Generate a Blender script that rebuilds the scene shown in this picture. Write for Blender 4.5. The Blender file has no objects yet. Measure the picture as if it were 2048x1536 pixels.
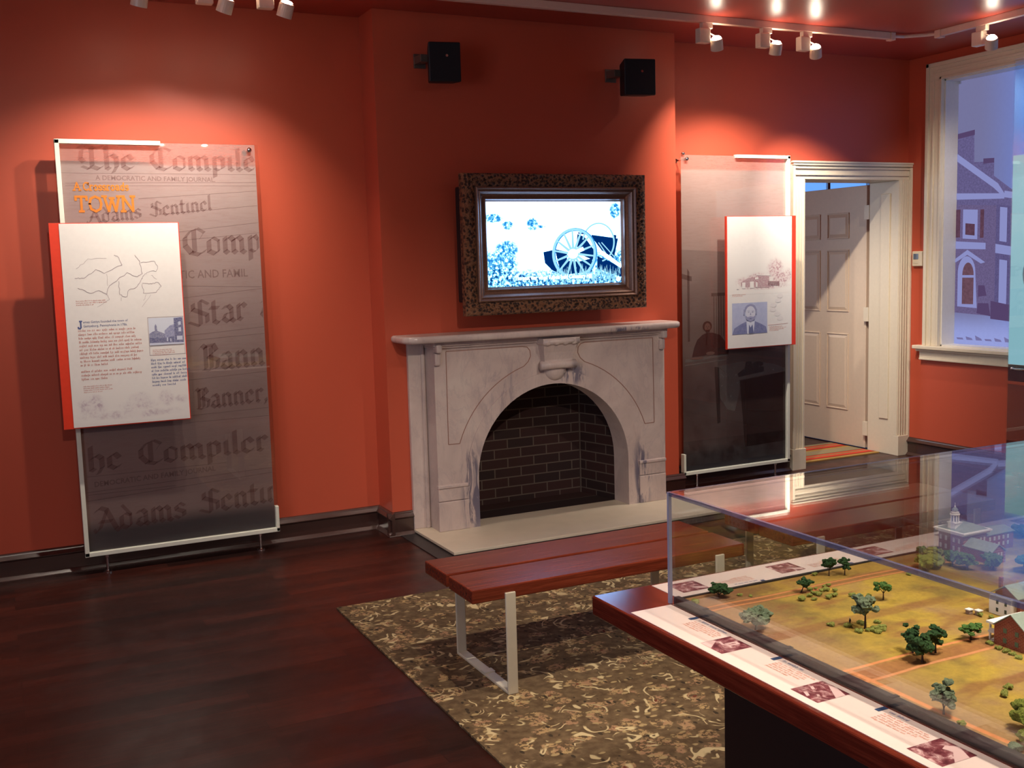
import bpy, bmesh, math, random
from mathutils import Vector, Matrix
C = bpy.context.scene.collection
S = bpy.context.scene
PI = math.pi

# ---------------------------------------------------------------- camera
cd = bpy.data.cameras.new('camera'); cam = bpy.data.objects.new('camera', cd); C.objects.link(cam)
_r = Vector((0.89706235, -0.44097962, -0.02856765)); _u = Vector((0.07545484, 0.08915509, 0.99315554)); _f = Vector((0.43541441, 0.89307802, -0.11325172))
_m = Matrix((_r, _u, -_f)).transposed().to_4x4(); _m.translation = Vector((0, 0, 1.7))
cam.matrix_world = _m
cd.sensor_width = 36; cd.lens = 2123.8 / 2048 * 36; cd.clip_start = 0.02; cd.clip_end = 60
S.camera = cam

# ---------------------------------------------------------------- world, exposure
w = bpy.data.worlds.new('world'); S.world = w; w.use_nodes = True
w.node_tree.nodes['Background'].inputs[0].default_value = (0.5, 0.55, 0.7, 1)
w.node_tree.nodes['Background'].inputs[1].default_value = 0.15
S.view_settings.view_transform = 'Standard'; S.view_settings.look = 'None'
S.view_settings.gamma = 1; S.view_settings.use_curve_mapping = False
S.view_settings.exposure = 1.0

# ---------------------------------------------------------------- large soft lights (added side fill, far room daylight)
def area(name, loc, rot, sx, sy, power, col):
    l = bpy.data.lights.new(name, 'AREA'); l.shape = 'RECTANGLE'; l.size = sx; l.size_y = sy; l.energy = power; l.color = col
    o = bpy.data.objects.new(name, l); C.objects.link(o); o.location = loc; o.rotation_euler = rot
    return o
area('side_fill_light', (-2.85, 1.2, 1.8), (math.radians(90), 0, math.radians(-90)), 2.6, 2.2, 36, (0.74, 0.80, 1.0))  # bluish fill added by the left wall, no window stands there
area('far_room_window_daylight', (4.2, 9.3, 1.9), (math.radians(90), 0, math.radians(180)), 1.6, 1.6, 14, (0.75, 0.85, 1.0))
W_WARM = (1.0, 0.87, 0.74)

# ================================================================ material helpers
def srgb(r, g, b):
    f = lambda c: (c / 255 / 12.92) if c / 255 <= 0.04045 else ((c / 255 + 0.055) / 1.055) ** 2.4
    return (f(r), f(g), f(b), 1)

class NT:
    def __init__(s, name):
        s.m = bpy.data.materials.new(name); s.m.use_nodes = True; s.t = s.m.node_tree
        s.b = s.t.nodes['Principled BSDF']; s.out = s.t.nodes['Material Output']
    def n(s, typ, **kw):
        x = s.t.nodes.new(typ)
        for k, v in kw.items(): setattr(x, k, v)
        return x
    def set(s, sock, v):
        if isinstance(v, bpy.types.NodeSocket): s.t.links.new(v, sock)
        elif v is not None: sock.default_value = v
    def coord(s, kind='Object', scale=(1, 1, 1), rot=(0, 0, 0), loc=(0, 0, 0)):
        c = s.n('ShaderNodeTexCoord'); mp = s.n('ShaderNodeMapping')
        s.t.links.new(c.outputs[kind], mp.inputs[0])
        mp.inputs['Scale'].default_value = scale; mp.inputs['Rotation'].default_value = rot; mp.inputs['Location'].default_value = loc
        return mp.outputs[0]
    def xyz(s, v=None):
        x = s.n('ShaderNodeSeparateXYZ'); s.t.links.new(v if v is not None else s.coord(), x.inputs[0]); return x.outputs
    def noise(s, vec, scale=5, detail=4, rough=0.5, dist=0, out=0):
        x = s.n('ShaderNodeTexNoise'); s.set(x.inputs['Vector'], vec); x.inputs['Scale'].default_value = scale
        x.inputs['Detail'].default_value = detail; x.inputs['Roughness'].default_value = rough; x.inputs['Distortion'].default_value = dist
        return x.outputs[out]
    def voro(s, vec, scale=5, feature='F1', rnd=1.0):
        x = s.n('ShaderNodeTexVoronoi', feature=feature); s.set(x.inputs['Vector'], vec); x.inputs['Scale'].default_value = scale
        x.inputs['Randomness'].default_value = rnd
        return x.outputs
    def math(s, op, a, b=0.0, c=None, clamp=False):
        x = s.n('ShaderNodeMath', operation=op, use_clamp=clamp); s.set(x.inputs[0], a); s.set(x.inputs[1], b)
        if c is not None: s.set(x.inputs[2], c)
        return x.outputs[0]
    def step(s, v, a, b):      # smooth 0..1 between a and b
        x = s.n('ShaderNodeMapRange', interpolation_type='SMOOTHSTEP'); s.set(x.inputs['Value'], v)
        x.inputs['From Min'].default_value = a; x.inputs['From Max'].default_value = b
        return x.outputs[0]
    def mix(s, f, a, b, mode='MIX'):
        x = s.n('ShaderNodeMix', data_type='RGBA', blend_type=mode); s.set(x.inputs[0], f); s.set(x.inputs[6], a); s.set(x.inputs[7], b)
        return x.outputs[2]
    def ramp(s, f, stops):
        x = s.n('ShaderNodeValToRGB'); s.set(x.inputs[0], f); e = x.color_ramp.elements
        while len(e) < len(stops): e.new(0.5)
        for el, (p, c) in zip(e, stops): el.position = p; el.color = c
        return x.outputs[0]
    def bump(s, h, strength=0.2, dist=0.01):
        x = s.n('ShaderNodeBump'); x.inputs['Strength'].default_value = strength; x.inputs['Distance'].default_value = dist
        s.set(x.inputs['Height'], h); s.t.links.new(x.outputs[0], s.b.inputs['Normal'])
    def fin(s, col=None, rough=0.5, metal=0, spec=0.5, coat=0, emis=None, estr=0):
        s.set(s.b.inputs['Base Color'], col); s.set(s.b.inputs['Roughness'], rough); s.b.inputs['Metallic'].default_value = metal
        s.b.inputs['Specular IOR Level'].default_value = spec; s.b.inputs['Coat Weight'].default_value = coat
        if emis is not None:
            s.set(s.b.inputs['Emission Color'], emis); s.set(s.b.inputs['Emission Strength'], estr)
        return s.m

def plain(name, col, rough=0.5, metal=0, spec=0.5, var=0.06, scale=40, coat=0, bump=0.0):
    t = NT(name); v = t.coord()
    n = t.noise(v, scale, 3)
    dark = tuple(c * (1 - var) for c in col[:3]) + (1,); lite = tuple(min(1, c * (1 + var)) for c in col[:3]) + (1,)
    if bump: t.bump(n, bump, 0.002)
    return t.fin(t.ramp(n, [(0.3, dark), (0.7, lite)]), rough, metal, spec, coat)
def emit(name, col, strength=1.0):
    t = NT(name); e = t.n('ShaderNodeEmission'); t.set(e.inputs[0], col); t.set(e.inputs[1], strength)
    t.t.links.new(e.outputs[0], t.out.inputs[0]); return t.m
def print_mat(name, col, alpha=1.0, rough=0.5, mottled=0.0, scale=200):
    t = NT(name)
    if mottled:
        n = t.noise(t.coord(), scale, 5, 0.7)
        c2 = tuple(min(1, c + (1 - c) * mottled) for c in col[:3]) + (1,)
        col = t.ramp(n, [(0.35, col), (0.65, c2)])
    t.fin(col, rough, spec=0.2); t.b.inputs['Alpha'].default_value = alpha; return t.m
def glass(name, tint=(0.97, 0.985, 0.98, 1), rough=0.0, ior=1.49):
    t = NT(name); tr = t.n('ShaderNodeBsdfTransparent'); tr.inputs[0].default_value = tint
    g = t.n('ShaderNodeBsdfGlossy'); g.inputs['Roughness'].default_value = rough; g.inputs['Color'].default_value = (1, 1, 1, 1)
    f = t.n('ShaderNodeFresnel'); ge = t.n('ShaderNodeNewGeometry')
    t.set(f.inputs[0], t.math('ADD', t.math('MULTIPLY', ge.outputs['Backfacing'], 1 / ior - ior), ior))     # same reflectance on both sides of a thin sheet
    mx = t.n('ShaderNodeMixShader'); t.t.links.new(f.outputs[0], mx.inputs[0]); t.t.links.new(tr.outputs[0], mx.inputs[1]); t.t.links.new(g.outputs[0], mx.inputs[2])
    t.t.links.new(mx.outputs[0], t.out.inputs[0]); return t.m

M = {}
# --- painted walls: satin terracotta
def wall_mat(name, col, rough=0.42):
    t = NT(name); v = t.coord()
    n = t.noise(v, 1.2, 3); n2 = t.noise(v, 260, 2)
    c = t.ramp(n, [(0.3, tuple(x * 0.96 for x in col[:3]) + (1,)), (0.7, col)])
    t.bump(n2, 0.05, 0.002)
    return t.fin(c, rough, spec=0.5)
M['wall'] = wall_mat('terracotta_wall_paint', srgb(196, 86, 60))
M['ceil'] = wall_mat('terracotta_ceiling_paint', srgb(176, 72, 58), 0.34)
M['cream'] = plain('cream_trim_paint', srgb(226, 214, 190), 0.35, var=0.02)
M['door'] = plain('cream_door_paint', srgb(226, 205, 180), 0.4, var=0.02)
M['dark_base'] = plain('dark_baseboard_paint', srgb(62, 36, 31), 0.27, spec=1.0, var=0.08)
M['base_cap'] = plain('baseboard_moulding_gloss', srgb(74, 46, 38), 0.16, var=0.05)
M['white_metal'] = plain('white_powder_coat', srgb(232, 234, 218), 0.35, var=0.02)
M['cream_metal'] = plain('cream_powder_coat', srgb(214, 204, 178), 0.38, var=0.02)
M['chrome'] = plain('polished_chrome', (0.8, 0.8, 0.8, 1), 0.12, metal=1, var=0.02)
M['track'] = plain('track_white_enamel', srgb(226, 190, 170), 0.4, var=0.02)
M['head'] = plain('lamp_head_enamel', srgb(226, 206, 184), 0.4, var=0.02)
M['black'] = plain('black_plastic', srgb(16, 17, 24), 0.55, var=0.1, scale=300)
M['grille'] = plain('speaker_grille_cloth', srgb(14, 15, 24), 0.8, var=0.3, scale=900)
M['bracket'] = plain('grey_bracket_metal', srgb(120, 105, 95), 0.4, metal=0.6)
M['glass'] = glass('clear_glass')
M['acrylic'] = glass('clear_acrylic', (0.955, 0.965, 0.97, 1), 0.0, 1.5)
M['orange'] = plain('orange_red_board_edge', srgb(232, 62, 34), 0.4, var=0.03)
M['white_board'] = plain('white_printed_board', srgb(236, 233, 228), 0.42, var=0.015)
M['black_rail'] = plain('black_case_rail', srgb(38, 36, 34), 0.5, var=0.1)
M['thermo'] = plain('ivory_plastic', srgb(222, 208, 180), 0.4, var=0.02)
M['thermo_lcd'] = plain('grey_display', srgb(96, 110, 130), 0.2)

def wood_floor():
    t = NT('dark_mahogany_floor'); v = t.coord()
    br = t.n('ShaderNodeTexBrick'); t.set(br.inputs['Vector'], v)
    br.inputs['Scale'].default_value = 1; br.inputs['Brick Width'].default_value = 1.3; br.inputs['Row Height'].default_value = 0.083
    br.inputs['Mortar Size'].default_value = 0.0012; br.inputs['Mortar Smooth'].default_value = 0.3; br.inputs['Bias'].default_value = 0
    br.inputs['Color1'].default_value = srgb(70, 31, 22); br.inputs['Color2'].default_value = srgb(38, 16, 12); br.inputs['Mortar'].default_value = srgb(12, 6, 6)
    br.offset = 0.37
    g = t.noise(t.coord(scale=(1.4, 22, 1)), 3, 6, 0.65, 1.2)
    c = t.mix(0.75, br.outputs[0], t.ramp(g, [(0.28, (0.25, 0.22, 0.22, 1)), (0.5, (0.8, 0.75, 0.7, 1)), (0.75, (1.9, 1.5, 1.3, 1))]), 'MULTIPLY')
    big = t.noise(t.coord(scale=(0.5, 2.2, 1)), 2.2, 3)
    c = t.mix(0.7, c, t.ramp(big, [(0.3, (0.45, 0.45, 0.5, 1)), (0.7, (1.35, 1.2, 1.1, 1))]), 'MULTIPLY')
    r = t.ramp(t.noise(v, 7, 4), [(0.3, (0.30, 0.30, 0.30, 1)), (0.7, (0.44, 0.44, 0.44, 1))])
    h = t.math('ADD', t.math('MULTIPLY', g, 0.3), br.outputs[1]); t.bump(h, 0.12, 0.002)
    return t.fin(c, r, spec=0.5)
M['floor'] = wood_floor()
def bench_wood(name, c1, c2, c3, rough=0.3, axis=0):
    t = NT(name); sc = (1.2, 30, 30) if axis == 0 else (30, 1.2, 30)
    g = t.noise(t.coord(scale=sc), 2.5, 6, 0.6, 0.8)
    g2 = t.noise(t.coord(scale=tuple(x * 2.5 for x in sc)), 5, 4, 0.6)
    c = t.ramp(g, [(0.3, c1), (0.5, c2), (0.72, c3)])
    c = t.mix(0.35, c, t.ramp(g2, [(0.4, (0.5, 0.4, 0.4, 1)), (0.6, (1.2, 1.1, 1.1, 1))]), 'MULTIPLY')
    t.bump(g2, 0.06, 0.001); return t.fin(c, rough, spec=0.5)
M['bench'] = bench_wood('red_brown_bench_wood', srgb(90, 38, 24), srgb(118, 50, 32), srgb(140, 66, 42), 0.2)
M['table'] = bench_wood('dark_red_table_wood', srgb(78, 28, 19), srgb(100, 38, 25), srgb(118, 50, 32), 0.14, 1)
M['pedestal'] = plain('near_black_pedestal', srgb(30, 15, 13), 0.45, var=0.1)

def rug_mat():
    t = NT('scrolling_floral_rug'); v = t.coord()
    warp = t.noise(v, 7, 2, out=1)
    vm = t.n('ShaderNodeVectorMath', operation='MULTIPLY_ADD'); t.set(vm.inputs[0], warp); vm.inputs[1].default_value = (0.12, 0.12, 0); t.set(vm.inputs[2], v)
    vv = vm.outputs[0]
    base = t.ramp(t.noise(v, 30, 4), [(0.35, srgb(92, 74, 54)), (0.65, srgb(118, 98, 72))])
    # flower heads with petals
    f1 = t.voro(vv, 10.5)[0]; petals = t.noise(v, 62, 2, .6)
    fm = t.math('MULTIPLY', t.step(f1, 0.46, 0.36), t.step(petals, 0.46, 0.54))
    c = t.mix(fm, base, t.ramp(t.noise(v, 16, 1), [(0.4, srgb(178, 150, 104)), (0.6, srgb(164, 128, 96))]))
    # leaves and small buds
    f3 = t.voro(t.coord(scale=(1, 1.9, 1), rot=(0, 0, .7)), 15)[0]
    c = t.mix(t.math('MULTIPLY', t.step(f3, 0.30, 0.22), t.step(t.noise(v, 24, 1), 0.46, 0.54)), c, srgb(172, 150, 106))
    f4 = t.voro(t.coord(scale=(1.9, 1, 1), rot=(0, 0, .4), loc=(3, 1, 0)), 17)[0]
    c = t.mix(t.math('MULTIPLY', t.step(f4, 0.28, 0.2), t.step(t.noise(v, 20, 1), 0.5, 0.56)), c, srgb(66, 56, 44))
    c = t.mix(t.step(f1, 0.10, 0.06), c, srgb(110, 58, 44))
    # S-scrolls
    n = t.noise(vv, 5.5, 1.0, 0.5, 1.4)
    iso = t.math('ABSOLUTE', t.math('SUBTRACT', t.math('FRACT', t.math('MULTIPLY', n, 6)), 0.5))
    scr = t.math('MULTIPLY', t.step(iso, 0.15, 0.09), t.step(t.noise(v, 9, 1), 0.53, 0.58))
    c = t.mix(scr, c, srgb(206, 186, 140))
    t.bump(t.noise(v, 400, 2), 0.4, 0.003)
    return t.fin(c, 0.95, spec=0.1)
M['rug'] = rug_mat()
def runner_mat():
    t = NT('striped_runner'); y = t.xyz()[1]
    f = t.math('FRACT', t.math('MULTIPLY', t.math('SUBTRACT', y, 6.66), 1 / 0.34))
    c = t.ramp(f, [(0.0, srgb(176, 140, 80)), (0.13, srgb(150, 60, 40)), (0.22, srgb(206, 76, 58)), (0.36, srgb(160, 128, 84)), (0.46, srgb(206, 76, 58)), (0.55, srgb(128, 110, 80)), (0.62, srgb(156, 140, 108))])
    c.node.color_ramp.interpolation = 'CONSTANT'
    t.bump(t.noise(t.coord(), 300, 2), 0.3, 0.002); return t.fin(c, 0.9, spec=0.1)
M['runner'] = runner_mat()

def marble():
    t = NT('veined_white_marble'); v = t.coord()
    n0 = t.noise(v, 3.0, 6, 0.6, 0.6)
    c = t.ramp(n0, [(0.3, srgb(186, 168, 162)), (0.55, srgb(206, 188, 180)), (0.75, srgb(214, 200, 190))])
    vd = t.coord(rot=(0, math.radians(28), 0), scale=(1.0, 1.0, 0.33))
    n1 = t.noise(vd, 7, 7, 0.62, 1.6)
    vein = t.step(t.math('ABSOLUTE', t.math('SUBTRACT', n1, 0.5)), 0.035, 0.0)
    o = t.xyz()
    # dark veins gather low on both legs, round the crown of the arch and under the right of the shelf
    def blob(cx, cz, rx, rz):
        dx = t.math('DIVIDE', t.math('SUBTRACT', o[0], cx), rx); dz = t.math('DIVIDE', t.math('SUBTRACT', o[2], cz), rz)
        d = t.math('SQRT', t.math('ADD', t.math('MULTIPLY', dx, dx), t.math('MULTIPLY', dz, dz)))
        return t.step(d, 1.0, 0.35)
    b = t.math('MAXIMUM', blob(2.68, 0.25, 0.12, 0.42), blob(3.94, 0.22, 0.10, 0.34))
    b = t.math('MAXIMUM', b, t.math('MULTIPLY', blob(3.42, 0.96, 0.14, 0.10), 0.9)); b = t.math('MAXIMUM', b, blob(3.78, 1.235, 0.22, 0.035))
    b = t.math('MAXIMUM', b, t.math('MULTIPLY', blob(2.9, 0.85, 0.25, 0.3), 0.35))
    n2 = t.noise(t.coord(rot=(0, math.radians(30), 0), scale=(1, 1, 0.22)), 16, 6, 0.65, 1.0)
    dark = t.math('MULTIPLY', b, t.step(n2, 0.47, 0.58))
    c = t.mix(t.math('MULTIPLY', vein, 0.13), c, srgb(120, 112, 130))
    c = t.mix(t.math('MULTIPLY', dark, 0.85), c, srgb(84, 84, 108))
    return t.fin(c, 0.3, spec=0.5)
M['marble'] = marble()
M['groove'] = plain('marble_incised_line', srgb(150, 112, 98), 0.6)
M['hearth'] = plain('pale_limestone_hearth', srgb(208, 194, 172), 0.4, var=0.04, scale=8)
M['hearth_side'] = plain('dark_slate_hearth_base', srgb(46, 40, 40), 0.45)
def brick_mat(name='dark_firebrick', vec='xz', c1=srgb(58, 34, 32), c2=srgb(44, 30, 30), mo=srgb(92, 80, 72), bw=0.205, rh=0.068, ms=0.0045, rough=0.8):
    t = NT(name); o = t.xyz(); cb = t.n('ShaderNodeCombineXYZ')
    t.set(cb.inputs[0], o['xyz'.index(vec[0])]); t.set(cb.inputs[1], o['xyz'.index(vec[1])])
    br = t.n('ShaderNodeTexBrick'); t.set(br.inputs['Vector'], cb.outputs[0]); br.inputs['Scale'].default_value = 1
    br.inputs['Brick Width'].default_value = bw; br.inputs['Row Height'].default_value = rh; br.inputs['Mortar Size'].default_value = ms
    br.inputs['Color1'].default_value = c1; br.inputs['Color2'].default_value = c2; br.inputs['Mortar'].default_value = mo
    t.bump(br.outputs[1], -0.5, ms); return t.fin(br.outputs[0], rough, spec=0.3)
M['firebrick'] = brick_mat(); M['firebrick_side'] = brick_mat('dark_firebrick_side', 'yz')
def frame_mat(ornate):
    t = NT('ornate_bronze_frame' if ornate else 'bronze_frame'); v = t.coord()
    n = t.noise(v, 70, 4, 0.6, 1.5); vv = t.voro(v, 48)[0]
    if ornate:
        h = t.math('ADD', n, vv)
        t.bump(h, 1.0, 0.012)
        c = t.ramp(h, [(0.55, srgb(56, 42, 38)), (0.95, srgb(92, 66, 54)), (1.3, srgb(158, 112, 80))])
    else:
        c = t.ramp(n, [(0.3, srgb(122, 90, 76)), (0.7, srgb(150, 112, 92))])
    return t.fin(c, 0.38, metal=0.35)
M['ornate'] = frame_mat(True); M['bronze'] = frame_mat(False)

def screen_mat():
    t = NT('lit_screen_picture'); o = t.xyz(); v = t.coord()
    u = t.math('DIVIDE', t.math('SUBTRACT', o[0], 2.80), 0.97); z = t.math('DIVIDE', t.math('SUBTRACT', o[2], 1.535), 0.555)
    n = t.noise(v, 26, 6, 0.7); nb = t.noise(v, 48, 5, 0.75)
    white = (1.3, 2.6, 5.0, 1); cyan = (.13, .43, .62, 1); blue = (.004, .12, .38, 1); navy = (0.0, 0.012, 0.085, 1)
    c = white
    # mid-distance field tint
    fld = t.math('MULTIPLY', t.step(z, 0.86, 0.6), t.step(n, 0.5, 0.75)); c = t.mix(t.math('MULTIPLY', fld, .5), c, cyan)
    # foliage: left bottom, whole bottom band, small clumps further back
    left = t.math('MULTIPLY', t.step(t.math('ADD', z, t.math('MULTIPLY', u, 1.15)), 0.62, 0.30), 1.0)
    left = t.math('MAXIMUM', left, t.step(z, 0.30, 0.10)); left = t.math('MAXIMUM', left, t.math('MULTIPLY', t.step(u, 0.70, 0.85), t.step(z, 0.5, 0.35)))
    def blob(cx, cz, rx, rz):
        dx = t.math('DIVIDE', t.math('SUBTRACT', u, cx), rx); dz = t.math('DIVIDE', t.math('SUBTRACT', z, cz), rz)
        return t.step(t.math('SQRT', t.math('ADD', t.math('MULTIPLY', dx, dx), t.math('MULTIPLY', dz, dz))), 1.05, 0.6)
    for a in ((0.05, 0.80, 0.08, 0.06), (0.15, 0.72, 0.05, 0.06), (0.33, 0.73, 0.05, 0.09), (0.39, 0.70, 0.05, 0.02), (0.96, 0.88, 0.05, 0.12), (0.14, 0.45, 0.10, 0.12), (0.10, 0.30, 0.14, 0.18)):
        left = t.math('MAXIMUM', left, blob(*a))
    fm = t.math('MULTIPLY', left, t.step(nb, 0.34, 0.48)); c = t.mix(fm, c, cyan)
    c = t.mix(t.math('MULTIPLY', left, t.step(nb, 0.46, 0.56)), c, blue)
    c = t.mix(t.math('MULTIPLY', t.math('MULTIPLY', left, t.step(z, 0.35, 0.15)), t.step(nb, 0.52, 0.60)), c, navy)
    e = t.n('ShaderNodeEmission'); t.set(e.inputs[0], c); e.inputs[1].default_value = 1.0
    t.t.links.new(e.outputs[0], t.out.inputs[0]); return t.m
M['screen'] = screen_mat()
M['scr_white'] = emit('screen_white', (1.0, 2.0, 3.6, 1), 1); M['scr_cyan'] = emit('screen_pale_cyan', (0.19, 0.42, .55, 1), 1)
M['scr_blue'] = emit('screen_blue', (0.02, 0.17, 0.42, 1), 1); M['scr_navy'] = emit('screen_navy', (0.0, 0.014, 0.085, 1), 1)

# ================================================================ mesh helpers
class MB:
    def __init__(s, jit=None): s.v = []; s.f = []; s.mi = []; s.cur = 0; s.jit = jit; s.k = 0
    def quad(s, a, b, c, d): s.poly([a, b, c, d])
    def poly(s, pts):
        if s.jit:              # strokes that cross in one plane are laid a hair apart
            s.k = (s.k + 1) % 7; pts = [(p[0] + s.jit[0] * s.k, p[1] + s.jit[1] * s.k, p[2] + s.jit[2] * s.k) for p in pts]
        k = len(s.v); s.v += [tuple(p) for p in pts]; s.f.append(tuple(range(k, k + len(pts)))); s.mi.append(s.cur)
    def hexa(s, p):            # 8 points: bottom ring 0-3 (ccw from above), top ring 4-7
        k = len(s.v); s.v += [tuple(q) for q in p]
        for f in ((3, 2, 1, 0), (4, 5, 6, 7), (0, 1, 5, 4), (1, 2, 6, 5), (2, 3, 7, 6), (3, 0, 4, 7)):
            s.f.append(tuple(k + i for i in f)); s.mi.append(s.cur)
        return s
    def box(s, x0, x1, y0, y1, z0, z1):
        return s.hexa([(x0, y0, z0), (x1, y0, z0), (x1, y1, z0), (x0, y1, z0), (x0, y0, z1), (x1, y0, z1), (x1, y1, z1), (x0, y1, z1)])
    def prism(s, pts, axis, a, b):   # polygon in the plane normal to axis, extruded a..b ; pts given in the remaining (ordered) axes
        def mk(p, t):
            return {'x': (t, p[0], p[1]), 'y': (p[0], t, p[1]), 'z': (p[0], p[1], t)}[axis]
        k = len(s.v); n = len(pts); s.v += [mk(p, a) for p in pts] + [mk(p, b) for p in pts]
        s.f.append(tuple(range(k, k + n))); s.f.append(tuple(range(k + 2 * n - 1, k + n - 1, -1))); s.mi += [s.cur] * 2
        for i in range(n):
            j = (i + 1) % n; s.f.append((k + j, k + i, k + n + i, k + n + j)); s.mi.append(s.cur)
        return s
    def tube(s, path, r, seg=10, cap=True):
        path = [Vector(p) for p in path]; k = len(s.v); n = len(path)
        rr = r if isinstance(r, (list, tuple)) else [r] * n
        for i, p in enumerate(path):
            d = (path[min(i + 1, n - 1)] - path[max(i - 1, 0)]).normalized()
            a = d.orthogonal().normalized() if i == 0 or abs(d.dot(pa)) > 0.98 else (pa - d * pa.dot(d)).normalized()
            pa = a; b = d.cross(a)
            for q in range(seg):
                t = 2 * PI * q / seg; s.v.append(tuple(p + a * math.cos(t) * rr[i] + b * math.sin(t) * rr[i]))
        for i in range(n - 1):
            for q in range(seg):
                q2 = (q + 1) % seg; s.f.append((k + i * seg + q, k + i * seg + q2, k + (i + 1) * seg + q2, k + (i + 1) * seg + q)); s.mi.append(s.cur)
        if cap:
            s.f.append(tuple(k + q for q in range(seg))[::-1]); s.f.append(tuple(k + (n - 1) * seg + q for q in range(seg))); s.mi += [s.cur] * 2
        return s
    def lathe(s, prof, c=(0, 0, 0), seg=16):   # prof: (r, z)
        k = len(s.v)
        for r, z in prof:
            for q in range(seg):
                t = 2 * PI * q / seg; s.v.append((c[0] + r * math.cos(t), c[1] + r * math.sin(t), c[2] + z))
        for i in range(len(prof) - 1):
            for q in range(seg):
                q2 = (q + 1) % seg; s.f.append((k + i * seg + q, k + i * seg + q2, k + (i + 1) * seg + q2, k + (i + 1) * seg + q)); s.mi.append(s.cur)
        s.f.append(tuple(k + q for q in range(seg))[::-1]); s.f.append(tuple(k + (len(prof) - 1) * seg + q for q in range(seg))); s.mi += [s.cur] * 2
        return s
    def blob(s, c, r, seed=0, sub=2, sq=(1, 1, 1), rough=0.25):
        rnd = random.Random(seed); bm = bmesh.new(); bmesh.ops.create_icosphere(bm, subdivisions=sub, radius=1)
        k = len(s.v)
        for v in bm.verts:
            f = 1 + rnd.uniform(-rough, rough); s.v.append((c[0] + v.co.x * r * f * sq[0], c[1] + v.co.y * r * f * sq[1], c[2] + v.co.z * r * f * sq[2]))
        for f in bm.faces: s.f.append(tuple(k + v.index for v in f.verts)); s.mi.append(s.cur)
        bm.free(); return s
    def build(s, name, mat, parent=None, loc=None, bevel=0, smooth=False, seg=2, fixn=True):
        me = bpy.data.meshes.new(name); me.from_pydata(s.v, [], s.f)
        mats = mat if isinstance(mat, (list, tuple)) else [mat]
        for m in mats: me.materials.append(m)
        for p, i in zip(me.polygons, s.mi): p.material_index = i
        if fixn:
            bm = bmesh.new(); bm.from_mesh(me); bmesh.ops.recalc_face_normals(bm, faces=bm.faces); bm.to_mesh(me); bm.free()
        if smooth:
            for p in me.polygons: p.use_smooth = True
        o = bpy.data.objects.new(name, me); C.objects.link(o)
        if parent: o.parent = parent
        if loc: o.location = loc
        if bevel:
            md = o.modifiers.new('bevel', 'BEVEL'); md.width = bevel; md.segments = seg; md.limit_method = 'ANGLE'; md.angle_limit = math.radians(40)
        return o
def thing(name, label, cat, loc=(0, 0, 0), group=None, rotz=0):
    o = bpy.data.objects.new(name, None); C.objects.link(o); o.empty_display_size = 0.05
    o.location = loc; o.rotation_euler = (0, 0, rotz); o['label'] = label; o['category'] = cat
    if group: o['group'] = group
    return o
def tag(o, label, cat, group=None, kind=None):
    o['label'] = label; o['category'] = cat
    if group: o['group'] = group
    if kind: o['kind'] = kind
    return o
def struct(o): o['kind'] = 'structure'; return o
_LOC = {}
def wthing(name, label, cat, loc, group=None):      # a thing whose parts are modelled in room coordinates
    o = thing(name, label, cat, loc, group); _LOC[o.name] = loc; return o
def part(mb, name, mat, root, **kw):
    o = mb.build(name, mat, root, **kw)
    if root is not None and root.name in _LOC: o.location = tuple(-c for c in _LOC[root.name])
    return o

# object-space textures above use world-like coordinates, so parts carrying them are built around the origin (loc 0)

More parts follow.
